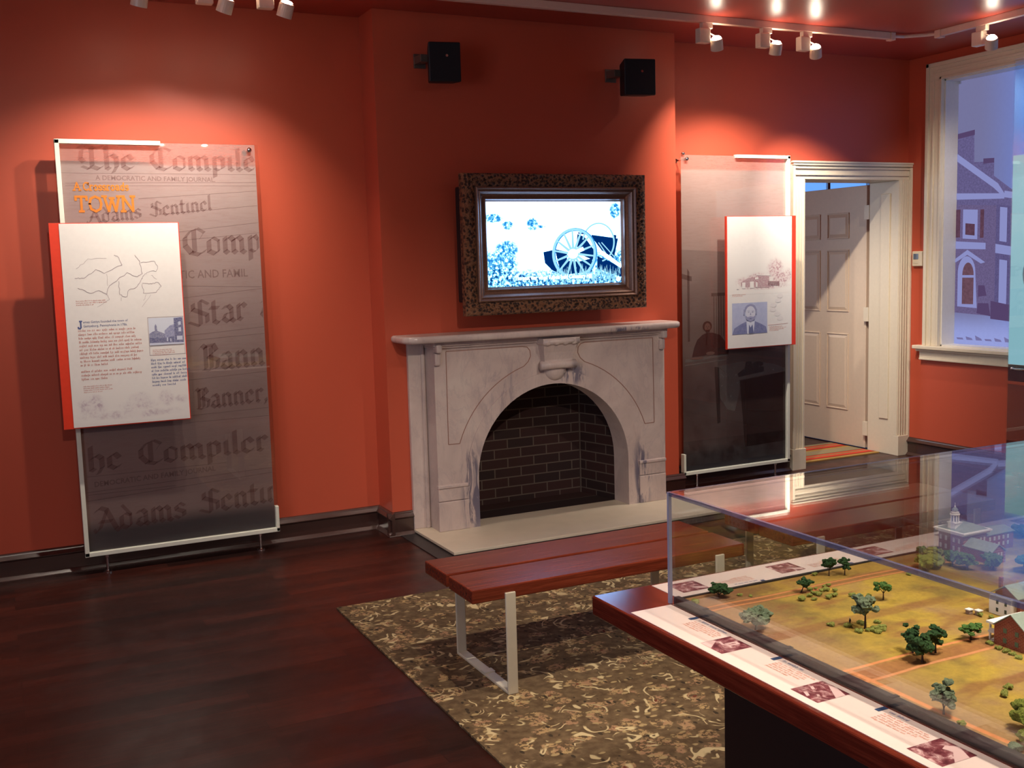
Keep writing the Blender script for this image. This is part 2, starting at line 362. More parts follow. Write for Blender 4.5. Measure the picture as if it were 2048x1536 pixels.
# ================================================================ lettering
# broad-nib blackletter: strokes in a unit box (x-height 0.6, cap 1.0), swept with a slanted nib
G = {
 'T': (0.8, [[(0, .95), (.25, 1), (.5, .9), (.8, 1)], [(.42, .95), (.42, .15), (.3, 0), (.1, .1)], [(.42, .1), (.62, 0), (.78, .12)], [(.1, .8), (.05, .45), (.15, .3)]]),
 'C': (0.8, [[(.75, .85), (.55, 1), (.3, .9), (.12, .65), (.12, .35), (.3, .08), (.55, 0), (.78, .15)], [(.42, .95), (.42, .1)], [(.6, .6), (.75, .85)]]),
 'A': (0.85, [[(.05, .85), (.25, 1), (.45, .9), (.75, .1), (.85, 0)], [(.45, .85), (.2, .15), (.05, 0), (0, .12)], [(.2, .42), (.6, .42)]]),
 'S': (0.8, [[(.75, .85), (.5, 1), (.2, .85), (.2, .65), (.7, .42), (.7, .15), (.4, 0), (.05, .15)], [(.45, .95), (.45, .05)], [(.1, .55), (.2, .65)]]),
 'B': (0.8, [[(.05, .85), (.2, 1), (.3, .9), (.3, .1), (.1, 0)], [(.3, .95), (.6, 1), (.7, .8), (.4, .55), (.75, .4), (.7, .1), (.4, 0), (.2, .05)], [(.5, .9), (.5, .1)]]),
 'h': (0.55, [[(.1, 1), (.1, .05), (.18, 0)], [(.1, .5), (.3, .62), (.42, .5), (.42, .1), (.3, -.15)]]),
 'e': (0.5, [[(.1, .5), (.1, .12), (.25, 0), (.42, .1)], [(.1, .5), (.28, .62), (.4, .45), (.1, .28)]]),
 'o': (0.52, [[(.1, .5), (.1, .1), (.28, 0), (.42, .1), (.42, .5), (.25, .62), (.1, .5)]]),
 'm': (0.85, [[(.05, .5), (.12, .6), (.12, .08), (.2, 0)], [(.12, .5), (.3, .62), (.4, .5), (.4, .08), (.48, 0)], [(.4, .5), (.58, .62), (.68, .5), (.68, .08), (.78, 0)]]),
 'n': (0.58, [[(.05, .5), (.12, .6), (.12, .08), (.2, 0)], [(.12, .5), (.3, .62), (.42, .5), (.42, .08), (.5, 0)]]),
 'p': (0.55, [[(.05, .52), (.12, .6), (.12, -.3)], [(.12, .5), (.3, .62), (.42, .5), (.42, .12), (.25, 0), (.12, .08)]]),
 'i': (0.3, [[(.05, .5), (.12, .6), (.12, .08), (.22, 0)], [(.1, .8), (.16, .88)]]),
 'l': (0.3, [[(.12, 1), (.12, .08), (.22, 0)]]),
 'r': (0.45, [[(.05, .5), (.12, .6), (.12, .05), (.22, 0)], [(.12, .5), (.28, .62), (.38, .52)]]),
 'd': (0.55, [[(.1, .5), (.1, .1), (.28, 0), (.42, .1), (.42, .55), (.15, .95)], [(.42, .5), (.25, .6), (.1, .5)]]),
 'a': (0.55, [[(.1, .55), (.3, .62), (.4, .5), (.4, .08), (.5, 0)], [(.4, .35), (.18, .3), (.1, .12), (.25, 0), (.4, .1)]]),
 's': (0.48, [[(.4, .52), (.25, .62), (.1, .5), (.12, .38), (.38, .25), (.38, .1), (.2, 0), (.05, .1)]]),
 't': (0.4, [[(.15, .85), (.15, .08), (.28, 0), (.36, .06)], [(.02, .6), (.32, .6)]]),
 ',': (0.25, [[(.1, .1), (.14, 0), (.05, -.15)]]), ' ': (0.45, []),
}
def set_jit(mb, mapf, d=4e-5):
    o, a, c = Vector(mapf(0, 0)), Vector(mapf(1, 0)), Vector(mapf(0, 1)); mb.jit = tuple((a - o).cross(c - o).normalized() * d)
def blackletter(mb, text, x, z, h, mapf, nib=0.16, slope=0.0, xs=1.0, xmax=9e9, xmin=-9e9):
    set_jit(mb, mapf); nx, nz = nib * 0.77 * 0.5, nib * 0.64 * 0.5
    for ch in text:
        wd, strokes = G[ch]
        for st in strokes:
            for (ax, az), (bx, bz) in zip(st, st[1:]):
                ex, ez = bx - ax, bz - az; L = math.hypot(ex, ez) or 1; tx, tz = ex / L * .02, ez / L * .02
                # hairline thickening so a stroke parallel to the nib stays visible
                hx, hz = -ez / L * .018, ex / L * .018
                pts = [(ax - tx - nx - hx, az - tz - nz - hz), (ax - tx + nx + hx, az - tz + nz + hz), (bx + tx + nx + hx, bz + tz + nz + hz), (bx + tx - nx - hx, bz + tz - nz - hz)]
                P = []
                for px, pz in pts:
                    X = x + px * h * xs; P.append((min(xmax, max(xmin, X)), z + pz * h))
                if abs((P[0][0] - P[2][0])) + abs(P[1][0] - P[3][0]) < 1e-5: continue
                mb.poly([mapf(*p) for p in P])
        x += wd * h * xs; z += wd * h * xs * slope
    return x
# slab serif / plain stroke letters
SL = {
 'A': (.8, [[(.05, 0), (.4, 1), (.75, 0)], [(.2, .35), (.6, .35)]], [(.05, 0), (.75, 0)]),
 'C': (.75, [[(.68, .8), (.5, .98), (.3, .98), (.1, .75), (.1, .25), (.3, .02), (.5, .02), (.68, .2)], [(.68, .98), (.68, .75)]], []),
 'r': (.5, [[(.15, .65), (.15, 0)], [(.15, .5), (.3, .65), (.45, .6)]], [(.17, 0)]),
 'o': (.62, [[(.1, .32), (.18, .58), (.32, .65), (.46, .58), (.54, .32), (.46, .07), (.32, 0), (.18, .07), (.1, .32)]], []),
 's': (.5, [[(.42, .55), (.27, .65), (.1, .55), (.12, .38), (.4, .27), (.42, .1), (.25, 0), (.08, .1)]], []),
 'a': (.6, [[(.1, .55), (.28, .65), (.44, .55), (.44, .05), (.52, 0)], [(.44, .38), (.2, .35), (.1, .17), (.22, 0), (.44, .12)]], []),
 'd': (.65, [[(.48, 1), (.48, 0)], [(.48, .5), (.3, .65), (.12, .5), (.12, .15), (.3, 0), (.48, .15)]], []),
 'T': (.85, [[(.08, .98), (.77, .98)], [(.425, .98), (.425, 0)], [(.08, .98), (.08, .75)], [(.77, .98), (.77, .75)]], [(.425, 0)]),
 'O': (.95, [[(.1, .5), (.18, .85), (.47, 1), (.76, .85), (.84, .5), (.76, .15), (.47, 0), (.18, .15), (.1, .5)]], []),
 'W': (1.15, [[(.1, 1), (.35, 0), (.58, .85), (.81, 0), (1.06, 1)]], [(.1, 1), (1.06, 1), (.58, .88)]),
 'N': (.95, [[(.15, 0), (.15, 1), (.78, 0), (.78, 1)]], [(.15, 0), (.1, 1), (.78, 1)]),
 'J': (.6, [[(.4, 1), (.4, .15), (.28, 0), (.12, .02), (.06, .2)]], [(.4, 1)]),
 ' ': (.35, [], []),
}
def slab(mb, text, x, z, h, mapf, w=0.13):
    set_jit(mb, mapf)
    for ch in text:
        wd, strokes, serifs = SL[ch]
        segs = [(a, b) for st in strokes for a, b in zip(st, st[1:])] + [((sx - .14, sz), (sx + .14, sz)) for sx, sz in serifs]
        for (ax, az), (bx, bz) in segs:
            L = math.hypot(bx - ax, bz - az); px, pz = -(bz - az) / L * w / 2, (bx - ax) / L * w / 2; tx, tz = (bx - ax) / L * w * .3, (bz - az) / L * w * .3
            mb.poly([mapf(x + q * h, z + r * h) for q, r in ((ax - tx + px, az - tz + pz), (ax - tx - px, az - tz - pz), (bx + tx - px, bz + tz - pz), (bx + tx + px, bz + tz + pz))])
        x += wd * h
    return x
# rows of unreadably small print
def rows(mb, x0, x1, z0, pitch, n, xh, mapf, seed=1, ragged=0.25, indent=0.0):
    set_jit(mb, mapf, 2e-5); rnd = random.Random(seed)
    for i in range(n):
        x = x0 + (indent if i < 2 else 0); z = z0 - i * pitch; end = x1 - rnd.uniform(0, ragged) * (x1 - x0)
        if i == n - 1: end = x0 + (x1 - x0) * rnd.uniform(.4, .7)
        while x < end:
            wl = rnd.randint(2, 8)
            for k in range(wl):
                hh = xh * rnd.choice((1, 1, 1, 1.5)); lo = -xh * .4 if rnd.random() < .1 else 0
                mb.poly([mapf(x, z + lo), mapf(x + xh * .28, z + lo), mapf(x + xh * .36, z + hh), mapf(x + xh * .08, z + hh)])
                if rnd.random() < .6: mb.poly([mapf(x, z + xh * .35), mapf(x + xh * .6, z + xh * .35), mapf(x + xh * .6, z + xh * .6), mapf(x, z + xh * .6)])
                x += xh * .68
            x += xh * .75
def sans(text, size, mapf4, mat, name, parent, xs=1.0, bold=0.0):
    cu = bpy.data.curves.new(name, 'FONT'); cu.body = text; cu.size = size; cu.resolution_u = 2; cu.offset = bold
    o = bpy.data.objects.new(name, cu); C.objects.link(o)
    dg = bpy.context.evaluated_depsgraph_get(); me = bpy.data.meshes.new_from_object(o.evaluated_get(dg))
    C.objects.unlink(o); bpy.data.objects.remove(o)
    for v in me.vertices: v.co = Vector(mapf4(v.co.x * xs, v.co.y))
    me.materials.clear(); me.materials.append(mat)
    ob = bpy.data.objects.new(name, me); C.objects.link(ob); ob.parent = parent
    return ob

# ================================================================ the room
H = 3.243; YB = 6.52; YC = 6.27; XR = 6.86; XL = -3.0; YF = -2.6; BX0, BX1 = 2.19, 4.38
FX0, FX1, FZ = 2.66, 3.906, 0.96           # firebox hole
DX0, DX1, DZ = 5.74, 6.73, 2.28            # doorway
b = MB().box(XL - .2, 10.8, YF - .2, 10.0, -0.1, 0.0); struct(b.build('floor', M['floor']))
b = MB().box(XL - .2, 10.8, YF - .2, 10.0, H, H + 0.1); struct(b.build('ceiling', M['ceil']))
b = MB(); T = 0.29
b.box(XL, FX0, YB, YB + T, 0, H); b.box(FX0, FX1, YB, YB + T, FZ, H); b.box(FX1, DX0 - .02, YB, YB + T, 0, H)
b.box(DX0 - .02, DX1 + .02, YB, YB + T, DZ + .02, H); b.box(DX1 + .02, XR, YB, YB + T, 0, H)
struct(b.build('wall_back', M['wall']))
b = MB(); b.box(BX0, FX0, YC, YB, 0, H); b.box(FX1, BX1, YC, YB, 0, H); b.box(FX0, FX1, YC, YB, FZ, H)
struct(b.build('wall_chimney', M['wall']))
WY0, WY1, WZ0, WZ1 = 4.3, 6.16, 0.935, 3.035
b = MB(); b.box(XR, XR + .26, YF, WY0, 0, H); b.box(XR, XR + .26, WY1, YB + T, 0, H); b.box(XR, XR + .26, WY0, WY1, 0, WZ0); b.box(XR, XR + .26, WY0, WY1, WZ1, H)
struct(b.build('wall_right', M['wall']))
struct(MB().box(XL - .2, XL, YF, YB + T, 0, H).build('wall_left', M['wall']))
struct(MB().box(XL - .2, XR + .26, YF - .2, YF, 0, H).build('wall_front', M['wall']))
# firebox lining
b = MB(); b.poly([(2.81, 6.62, .03), (3.76, 6.62, .03), (3.76, 6.62, FZ), (2.81, 6.62, FZ)])
fb = struct(b.build('trim_1', M['firebrick']))
b = MB(); b.poly([(3.76, 6.62, .03), (3.84, 6.26, .03), (3.84, 6.26, FZ), (3.76, 6.62, FZ)]); b.poly([(2.81, 6.62, .03), (2.73, 6.26, .03), (2.73, 6.26, FZ), (2.81, 6.62, FZ)])
b.poly([(2.73, 6.26, .03), (3.84, 6.26, .03), (3.76, 6.62, .03), (2.81, 6.62, .03)]); b.poly([(2.73, 6.26, FZ), (3.84, 6.26, FZ), (3.76, 6.62, FZ), (2.81, 6.62, FZ)])
b.build('firebox_lining', M['firebrick_side'], fb)
# mortar joint in the inner corner
MB().box(3.755, 3.763, 6.612, 6.62, .03, FZ).build('corner_joint', plain('corner_mortar', srgb(88, 76, 68), .8), fb)

PROF = [(0, 0), (.042, 0), (.042, .005), (.040, .008), (.024, .024), (.020, .026), (.020, .106), (.024, .110), (.034, .114), (.036, .118), (.036, .121), (.018, .139), (.016, .145), (.010, .150), (.006, .152), (0, .152)]
def base_x(name, x0, x1, y):       # runs along X on a wall facing -Y
    b = MB(); b.prism([(y - d, z) for d, z in PROF], 'x', x0, x1); return struct(b.build(name, M['dark_base']))
def base_y(name, y0, y1, x, sgn=-1):
    b = MB(); b.prism([(x + sgn * d, z) for d, z in PROF], 'y', y0, y1); return struct(b.build(name, M['dark_base']))
base_x('baseboard_back', XL, BX0, YB); base_y('baseboard_chimney_side', YC - .04, YB, BX0)
base_x('baseboard_chimney_left', BX0 - .04, 2.322, YC); base_x('baseboard_chimney_right', 4.245, BX1 + .04, YC)
base_x('baseboard_back_right', BX1, 5.60, YB); base_y('baseboard_right', YF, YB, XR); base_y('baseboard_left', YF, YB, XL, 1)
base_x('baseboard_front', XL, XR, YF + .04)

# --- door casing, jamb, leaf
def casing(name, parts, mat=None, parent=None, bevel=.004):
    b = MB()
    for p in parts: b.box(*p)
    return b.build(name, mat or M['cream'], parent, bevel=bevel)
y0, y1 = YB - .03, YB + .005
dr = casing('door_1', [(DX0 - .02, DX0, YB - .001, YB + T + .005, 0, DZ), (DX1, DX1 + .02, YB - .001, YB + T + .005, 0, DZ), (DX0 - .02, DX1 + .02, YB - .001, YB + T + .005, DZ, DZ + .02),
                       (DX1 - .010, DX1, YB + .06, YB + .16, .30, DZ - .1)]); struct(dr)
cl = []
for (xa, xb, s) in ((5.61, DX0, 1), (DX1, XR - .001, -1)):
    cl += [(xa, xb, y0, y1, 0.17, DZ), (xa + .004 * (1), xb - .004, y0 - .008, y0, .17, DZ)]
    for k in range(4):
        u = xa + .022 + k * .026; cl.append((u, u + .010, y0 - .016, y0 - .008, .17, DZ))
    cl.append((xa - .004 if s > 0 else xa, xb, y0 - .022, y1, 0, .17))
    cl.append((xa if s > 0 else xb - .02, xa + .02 if s > 0 else xb, y0 - .022, y0, .17, DZ + .1))
cl += [(5.61, XR - .001, y0, y1, DZ, 2.41), (5.61, XR - .001, y0 - .022, y0, 2.385, 2.41), (5.63, XR - .02, y0 - .014, y0, 2.36, 2.375), (5.64, XR - .03, y0 - .012, y0, 2.31, 2.325), (5.60, XR - .001, y0 - .03, y0, 2.403, 2.418)]
struct(casing('trim_2', cl, bevel=.003))
leaf = MB().box(6.757, 6.797, 6.872, 7.87, .008, 2.27).build('leaf', M['door'], dr, bevel=.003)
b = MB(); b2 = MB()
for (ya, yb) in ((7.09, 7.335), (7.445, 7.69)):
    for (za, zb) in ((.33, .985), (1.20, 1.72), (1.84, 2.04)):
        # bead round a raised field
        for q in ((ya - .012, yb + .012, za - .012, za), (ya - .012, yb + .012, zb, zb + .012), (ya - .012, ya, za, zb), (yb, yb + .012, za, zb)): b.box(6.750, 6.757, *q)
        k = .028; b2.hexa([(6.7575, ya, za), (6.7575, yb, za), (6.7505, yb - k, za + k), (6.7505, ya + k, za + k), (6.7575, ya, zb), (6.7575, yb, zb), (6.7505, yb - k, zb - k), (6.7505, ya + k, zb - k)])
b.build('panel_bead', M['door'], leaf, bevel=.003); b2.build('raised_panel', M['door'], leaf, bevel=0)
for z in (1.98, 1.115, .125):
    MB().box(6.728, 6.757, 6.818, 6.873, z, z + .12).build('hinge', M['cream'], dr)
# --- the room beyond the doorway
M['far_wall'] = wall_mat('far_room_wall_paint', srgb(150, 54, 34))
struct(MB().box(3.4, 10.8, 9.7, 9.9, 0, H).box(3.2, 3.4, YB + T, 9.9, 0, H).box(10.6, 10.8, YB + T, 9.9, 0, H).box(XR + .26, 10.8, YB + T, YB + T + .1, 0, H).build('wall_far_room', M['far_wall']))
win2 = struct(casing('window_2', [(8.2, 8.32, 9.62, 9.7, .8, 2.95), (9.5, 9.62, 9.62, 9.7, .8, 2.95), (8.2, 9.62, 9.62, 9.7, 2.95, 3.06), (8.2, 9.62, 9.58, 9.7, .72, .8), (8.88, 8.92, 9.65, 9.7, .8, 2.95)]))
MB().box(8.32, 9.5, 9.68, 9.69, .8, 2.95).build('window_pane', emit('blue_daylight', srgb(96, 150, 235), .7), win2)

# --- window_1
cs = [(XR - .03, XR, WY1, 6.31, WZ0, WZ1), (XR - .03, XR, WY0 - .15, WY0, WZ0, WZ1), (XR - .03, XR, WY0 - .15, 6.31, WZ1, 3.17),
      (XR - .045, XR - .03, 6.28, 6.31, WZ0, 3.17), (XR - .045, XR - .03, WY0 - .15, 6.31, 3.14, 3.17), (XR - .038, XR - .03, 6.23, 6.25, WZ0, 3.10), (XR - .038, XR - .03, WY0 - .1, 6.25, 3.09, 3.11),
      (XR - .038, XR - .03, WY1, 6.18, WZ0, WZ1 + .02), (XR - .038, XR - .03, WY0, 6.18, WZ1, WZ1 + .02)]
wn = struct(casing('window_1', cs, bevel=.003))
casing('window_sill', [(XR - .075, XR + .005, WY0 - .22, 6.39, .905, .935), (XR - .05, XR, WY0 - .2, 6.375, .885, .905)], None, wn, .006)
casing('window_apron', [(XR - .03, XR, WY0 - .16, 6.35, .815, .885), (XR - .036, XR - .03, WY0 - .16, 6.35, .815, .830)], None, wn, .003)
casing('window_reveal', [(XR - .001, XR + .16, WY1 - .012, WY1 + .001, WZ0, WZ1), (XR - .001, XR + .16, WY0, WY1, WZ1 - .012, WZ1 + .001), (XR - .001, XR + .16, WY0, WY1, WZ0 - .01, WZ0 + .012), (XR - .001, XR + .16, WY0 - .001, WY0 + .012, WZ0, WZ1)], plain('reveal_paint', srgb(226, 222, 214), .4, var=.02), wn, 0)
# backlit photograph of a brick building filling the window
XP = 7.0
def wprint(name, col, st=1.0, mott=None):
    st *= .5
    t = NT(name); e = t.n('ShaderNodeEmission'); c = col
    if mott:
        n = t.noise(t.coord(), mott, 5, .7); c = t.ramp(n, [(.35, tuple(x * .78 for x in col[:3]) + (1,)), (.65, tuple(min(1, x * 1.15) for x in col[:3]) + (1,))])
    t.set(e.inputs[0], c); e.inputs[1].default_value = st; t.t.links.new(e.outputs[0], t.out.inputs[0]); return t.m
def sky_print():
    t = NT('backlit_print_sky'); o = t.xyz(); n = t.noise(t.coord(), 30, 4, .7)
    c = t.ramp(t.step(o[1], 6.0, 5.35), [(0, srgb(112, 112, 150)), (.55, srgb(110, 122, 180)), (1, srgb(92, 150, 235))])
    c = t.mix(t.step(o[2], 1.25, 1.0), c, srgb(146, 156, 214))
    c = t.mix(t.math('MULTIPLY', n, .2), c, srgb(90, 84, 130))
    e = t.n('ShaderNodeEmission'); t.set(e.inputs[0], c); e.inputs[1].default_value = 0.55; t.t.links.new(e.outputs[0], t.out.inputs[0]); return t.m
pr_ = MB().box(XP, XP + .01, WY0, WY1 - .012, WZ0, WZ1 - .012).build('window_print', sky_print(), wn)
lv = [0]
def wp(name, polys, mat):
    lv[0] += 1; b = MB((-5e-5, 0, 0))
    for p in polys: b.poly([(XP - .0006 * lv[0], y, z) for y, z in p])
    return b.build(name, mat, pr_)
wb_, wd_, wl_, wc_ = wprint('print_brick', srgb(100, 92, 136), 1, 60), wprint('print_dark', srgb(84, 66, 104), 1), wprint('print_light', srgb(138, 142, 196), 1), wprint('print_brown', srgb(92, 62, 80), 1, 30)
wp('roof_shape', [[(6.147, 2.60), (5.99, 2.62), (5.985, 2.38), (5.80, 2.37), (5.80, 2.26), (5.60, 2.12), (5.30, 2.0), (5.30, 1.95), (6.147, 1.95)]], wb_)
wp('chimney_cap', [[(6.147, 2.615), (5.985, 2.63), (5.985, 2.59), (6.147, 2.575)], [(5.90, 2.40), (5.80, 2.395), (5.80, 2.36), (5.90, 2.36)]], wd_)
wp('wall_shape', [[(6.147, 2.06), (5.72, 2.03), (5.30, 1.98), (5.30, 1.2), (5.76, 1.18), (6.147, 1.20)]], wprint('print_wall', srgb(104, 92, 132), 1, 90))
wp('side_wall_shape', [[(5.77, 2.04), (5.30, 1.97), (5.30, 1.16), (5.77, 1.18)]], wprint('print_side_wall', srgb(92, 84, 128), 1, 90))
wp('pediment', [[(6.147, 2.46), (5.76, 2.20), (5.70, 2.12), (5.74, 2.12), (5.80, 2.17), (6.147, 2.40)], [(6.147, 2.15), (5.70, 2.12), (5.70, 2.08), (6.147, 2.10)], [(5.70, 2.14), (5.30, 2.06), (5.30, 2.02), (5.70, 2.09)]], wl_)
wp('window_frame_shape', [[(6.08, 2.02), (5.94, 2.01), (5.94, 1.78), (6.08, 1.79)], [(6.147, 1.77), (5.86, 1.75), (5.86, 1.70), (6.147, 1.71)], [(5.735, 2.02), (5.67, 2.01), (5.67, 1.75), (5.735, 1.76)], [(5.77, 1.74), (5.30, 1.66), (5.30, 1.60), (5.77, 1.67)]], wl_)
wp('window_glass_shape', [[(6.055, 1.91), (5.965, 1.90), (5.965, 1.81), (6.055, 1.82)], [(6.147, 2.02), (6.105, 2.02), (6.105, 1.80), (6.147, 1.80)], [(5.915, 2.01), (5.88, 2.01), (5.88, 1.79), (5.915, 1.79)]], wc_)
arch = [(6.035 + .085 * math.cos(a) * 1.0, 1.52 + .13 * math.sin(a)) for a in [PI * k / 12 for k in range(13)]]
wp('door_surround_shape', [[(6.147, 1.63), (6.03, 1.70), (5.86, 1.60), (5.90, 1.59), (6.03, 1.66), (6.147, 1.60)], [(6.12, 1.52)] + arch[::-1][:] + [(5.95, 1.52), (5.93, 1.24), (6.12, 1.25)], [(5.73, 1.62), (5.66, 1.61), (5.66, 1.27), (5.73, 1.28)]], wl_)
wp('door_shape', [[(6.02 + .055 * math.cos(a), 1.50 + .10 * math.sin(a)) for a in [PI * k / 10 for k in range(11)]], [(6.075, 1.48), (5.965, 1.48), (5.965, 1.27), (6.075, 1.27)]], wprint('print_door', srgb(104, 74, 88), 1, 40))
wp('steps_shape', [[(5.92, 1.42), (5.86, 1.42), (5.84, 1.34), (5.92, 1.33)], [(5.92, 1.28), (5.82, 1.28), (5.80, 1.18), (5.93, 1.20)], [(5.80, 1.30), (5.30, 1.22), (5.30, 1.12), (5.80, 1.16)]], wd_)
wp('leaf_litter_shape', [[(6.12 - k * .09, 1.0 + .012 * (k % 3)), (6.06 - k * .09, 1.0), (6.05 - k * .09, .985), (6.11 - k * .09, .985)] for k in range(7)], wprint('print_litter', srgb(116, 112, 160), 1))
for (y, z) in ((6.14, 3.0), (5.50, 3.0)): MB().box(XP - .012, XP, y - .02, y + .0, z, z + .02).build('print_clip', M['chrome'], wn)

# ================================================================ fireplace
CX = 3.283
fp = wthing('fireplace_surround', 'carved white marble fireplace mantel with grey veins and an arched opening', 'fireplace', (CX, YC, .03))
ACX, AR, BR = 3.273, .561, .640
ang = lambda r, a, z=.348: (ACX + r * math.cos(a), z + r * math.sin(a))
def arch_plate(b, xo0, xo1, zt, r, ya, yb, zb=.03, n=28):
    # plate with a semicircle-topped opening of radius r springing at .34
    A = [PI - PI * k / n for k in range(n + 1)]
    inner = [ang(r, a) for a in A]
    outer = []
    for (x, z) in inner:
        if z <= .349: outer.append((xo0 if x < ACX else xo1, .348))
        else:
            dx, dz = x - ACX, z - .348; k = min(((ACX - xo0) if dx < 0 else (xo1 - ACX)) / abs(dx) if abs(dx) > 1e-6 else 9e9, (zt - .348) / dz); outer.append((ACX + dx * k, .348 + dz * k))
    # insert exact corners
    seq = []
    for i in range(n):
        a, bb, c, d = inner[i], inner[i + 1], outer[i + 1], outer[i]
        pts = [a, bb, c, d]
        if abs(c[1] - zt) < 1e-6 and abs(d[1] - zt) > 1e-6: pts = [a, bb, c, (xo0, zt), d]
        if abs(d[1] - zt) < 1e-6 and abs(c[1] - zt) > 1e-6: pts = [a, bb, c, (xo1, zt), d]
        seq.append(pts)
    for pts in seq: b.prism(pts, 'y', ya, yb)
    b.box(xo0, ACX - r, ya, yb, zb, .348); b.box(ACX + r, xo1, ya, yb, zb, .348)
    return b
part(arch_plate(MB(), 2.436, 4.13, 1.212, AR, 6.09, YC), 'surround_face', M['marble'], fp)
b = MB()                                   # raised band round the arch
n = 36
for i in range(n):
    a0, a1 = PI - PI * i / n, PI - PI * (i + 1) / n
    b.prism([ang(AR, a0), ang(AR, a1), ang(BR, a1), ang(BR, a0)], 'y', 6.082, 6.0905)
b.box(ACX - BR, ACX - AR, 6.082, 6.0905, .03, .348); b.box(ACX + AR, ACX + BR, 6.082, 6.0905, .03, .348)
part(b, 'arch_band', M['marble'], fp)
part(MB().box(2.322, 2.435, 6.238, YC, .03, 1.222).box(2.405, 2.425, 6.225, 6.24, .03, 1.222), 'side_slip', M['marble'], fp, bevel=.004)
part(MB().box(4.131, 4.244, 6.238, YC, .03, 1.222), 'side_slip', M['marble'], fp, bevel=.004)
slipm = plain('pinkish_slip', srgb(176, 148, 134), .5)
part(MB().box(3.84, FX1, 6.20, 6.25, .03, .9), 'inner_slip', slipm, fp); part(MB().box(FX0, 2.73, 6.20, 6.25, .03, .9), 'inner_slip', slipm, fp)
for s in (-1, 1):
    xa, xb = sorted((CX + s * .853, CX + s * .640))
    part(MB().box(xa, xb, 6.076, 6.10, .03, .218).box(xa + .002, xb - .002, 6.080, 6.10, .222, .305).box(xa - .002, xb, 6.070, 6.10, .305, .325), 'plinth_block', M['marble'], fp, bevel=.004)
    # scroll bracket under the shelf end
    bx = CX + s * .83
    part(MB().box(bx - .02, bx + .02, 6.03, 6.10, 1.16, 1.215).box(bx - .02, bx + .02, 6.06, 6.10, 1.08, 1.16), 'shelf_bracket', M['marble'], fp, bevel=.012)
    # incised spandrel panel
    q = lambda x: CX + s * (CX - x) if s > 0 else x
    path = [(2.518, 1.165), (2.514, .580), (2.590, .578)]
    for k in range(13):
        a = math.radians(161 - k * (161 - 108) / 12); path.append((CX + .732 * math.cos(a), .34 + .732 * math.sin(a)))
    path += [(3.090, 1.065), (3.108, 1.10), (3.104, 1.135), (3.085, 1.158), (3.05, 1.165), (2.518, 1.165)]
    path = [(q(x), z) for x, z in path]
    b = MB()
    for (xa, za), (xb, zb) in zip(path, path[1:]):
        L = math.hypot(xb - xa, zb - za); px, pz = -(zb - za) / L * .0026, (xb - xa) / L * .0026
        b.prism([(xa + px, za + pz), (xa - px, za - pz), (xb - px, zb - pz), (xb + px, zb + pz)], 'y', 6.0885, 6.0905)
    part(b, 'incised_line', M['groove'], fp)
# keystone corbel
rowsK = [(1.212, 5.985, .134), (1.178, 5.985, .134), (1.168, 6.0, .122), (1.12, 6.02, .112), (1.07, 6.035, .103), (1.035, 6.035, .103), (1.015, 6.05, .105), (1.010, 6.09, .105)]
b = MB()
for (z0, ya, ha), (z1, yb, hb) in zip(rowsK, rowsK[1:]):
    b.hexa([(CX - hb, yb, z1), (CX + hb, yb, z1), (CX + hb, 6.095, z1), (CX - hb, 6.095, z1), (CX - ha, ya, z0), (CX + ha, ya, z0), (CX + ha, 6.095, z0), (CX - ha, 6.095, z0)])
ks = part(b, 'keystone', M['marble'], fp)
b = MB(); b.tube([(CX - .128, 6.045, 1.035), (CX - .05, 6.04, 1.035), (CX + .05, 6.04, 1.035), (CX + .128, 6.045, 1.035)], [.03, .026, .026, .03], 14)
b.tube([(CX - .13, 6.0, 1.19), (CX, 5.99, 1.19), (CX + .13, 6.0, 1.19)], [.022, .016, .022], 12)
for k in range(4): b.blob((CX - .098 + .065 * k, 5.992, 1.188), .026, k, 2, (1.1, .6, .9), .03)
b.build('scroll', M['marble'], ks, smooth=True)
MB().blob((CX, 6.09, 1.005), .082, 3, 3, (1, .55, .95), 0).build('pendant', M['marble'], ks, smooth=True)
# shelf
pl = []
for k in range(9): a = PI + PI / 2 * k / 8; pl.append((2.222 + .09 + .09 * math.cos(a), 5.985 + .09 + .09 * math.sin(a)))
for k in range(1, 12): u = k / 12; pl.append((2.312 + u * (4.153 - 2.312), 5.985 - .022 * math.sin(PI * u) ** 1.0))
for k in range(9): a = -PI / 2 + PI / 2 * k / 8; pl.append((4.244 - .09 + .09 * math.cos(a), 5.985 + .09 + .09 * math.sin(a)))
pl += [(4.244, YC), (2.222, YC)]
part(MB().prism(pl, 'z', 1.228, 1.272), 'mantel_shelf', M['marble'], fp, bevel=.018, seg=4)
part(MB().box(2.42, 4.146, 6.05, YC, 1.200, 1.229).box(2.43, 4.136, 6.07, YC, 1.185, 1.2005), 'cornice', M['marble'], fp, bevel=.006)
hs = wthing('hearth_slab', 'pale stone hearth slab with a dark slate edge on the floor before the fireplace', 'hearth', (CX, 5.9, 0))
part(MB().box(2.322, 4.244, 5.60, YC - .001, .012, .030), 'slab', M['hearth'], hs, bevel=.003)
part(MB().box(2.322, 4.244, 5.605, YC - .001, .0, .0119).box(2.225, 4.34, 5.50, 6.228, .0, .006), 'slate_base', M['hearth_side'], hs)

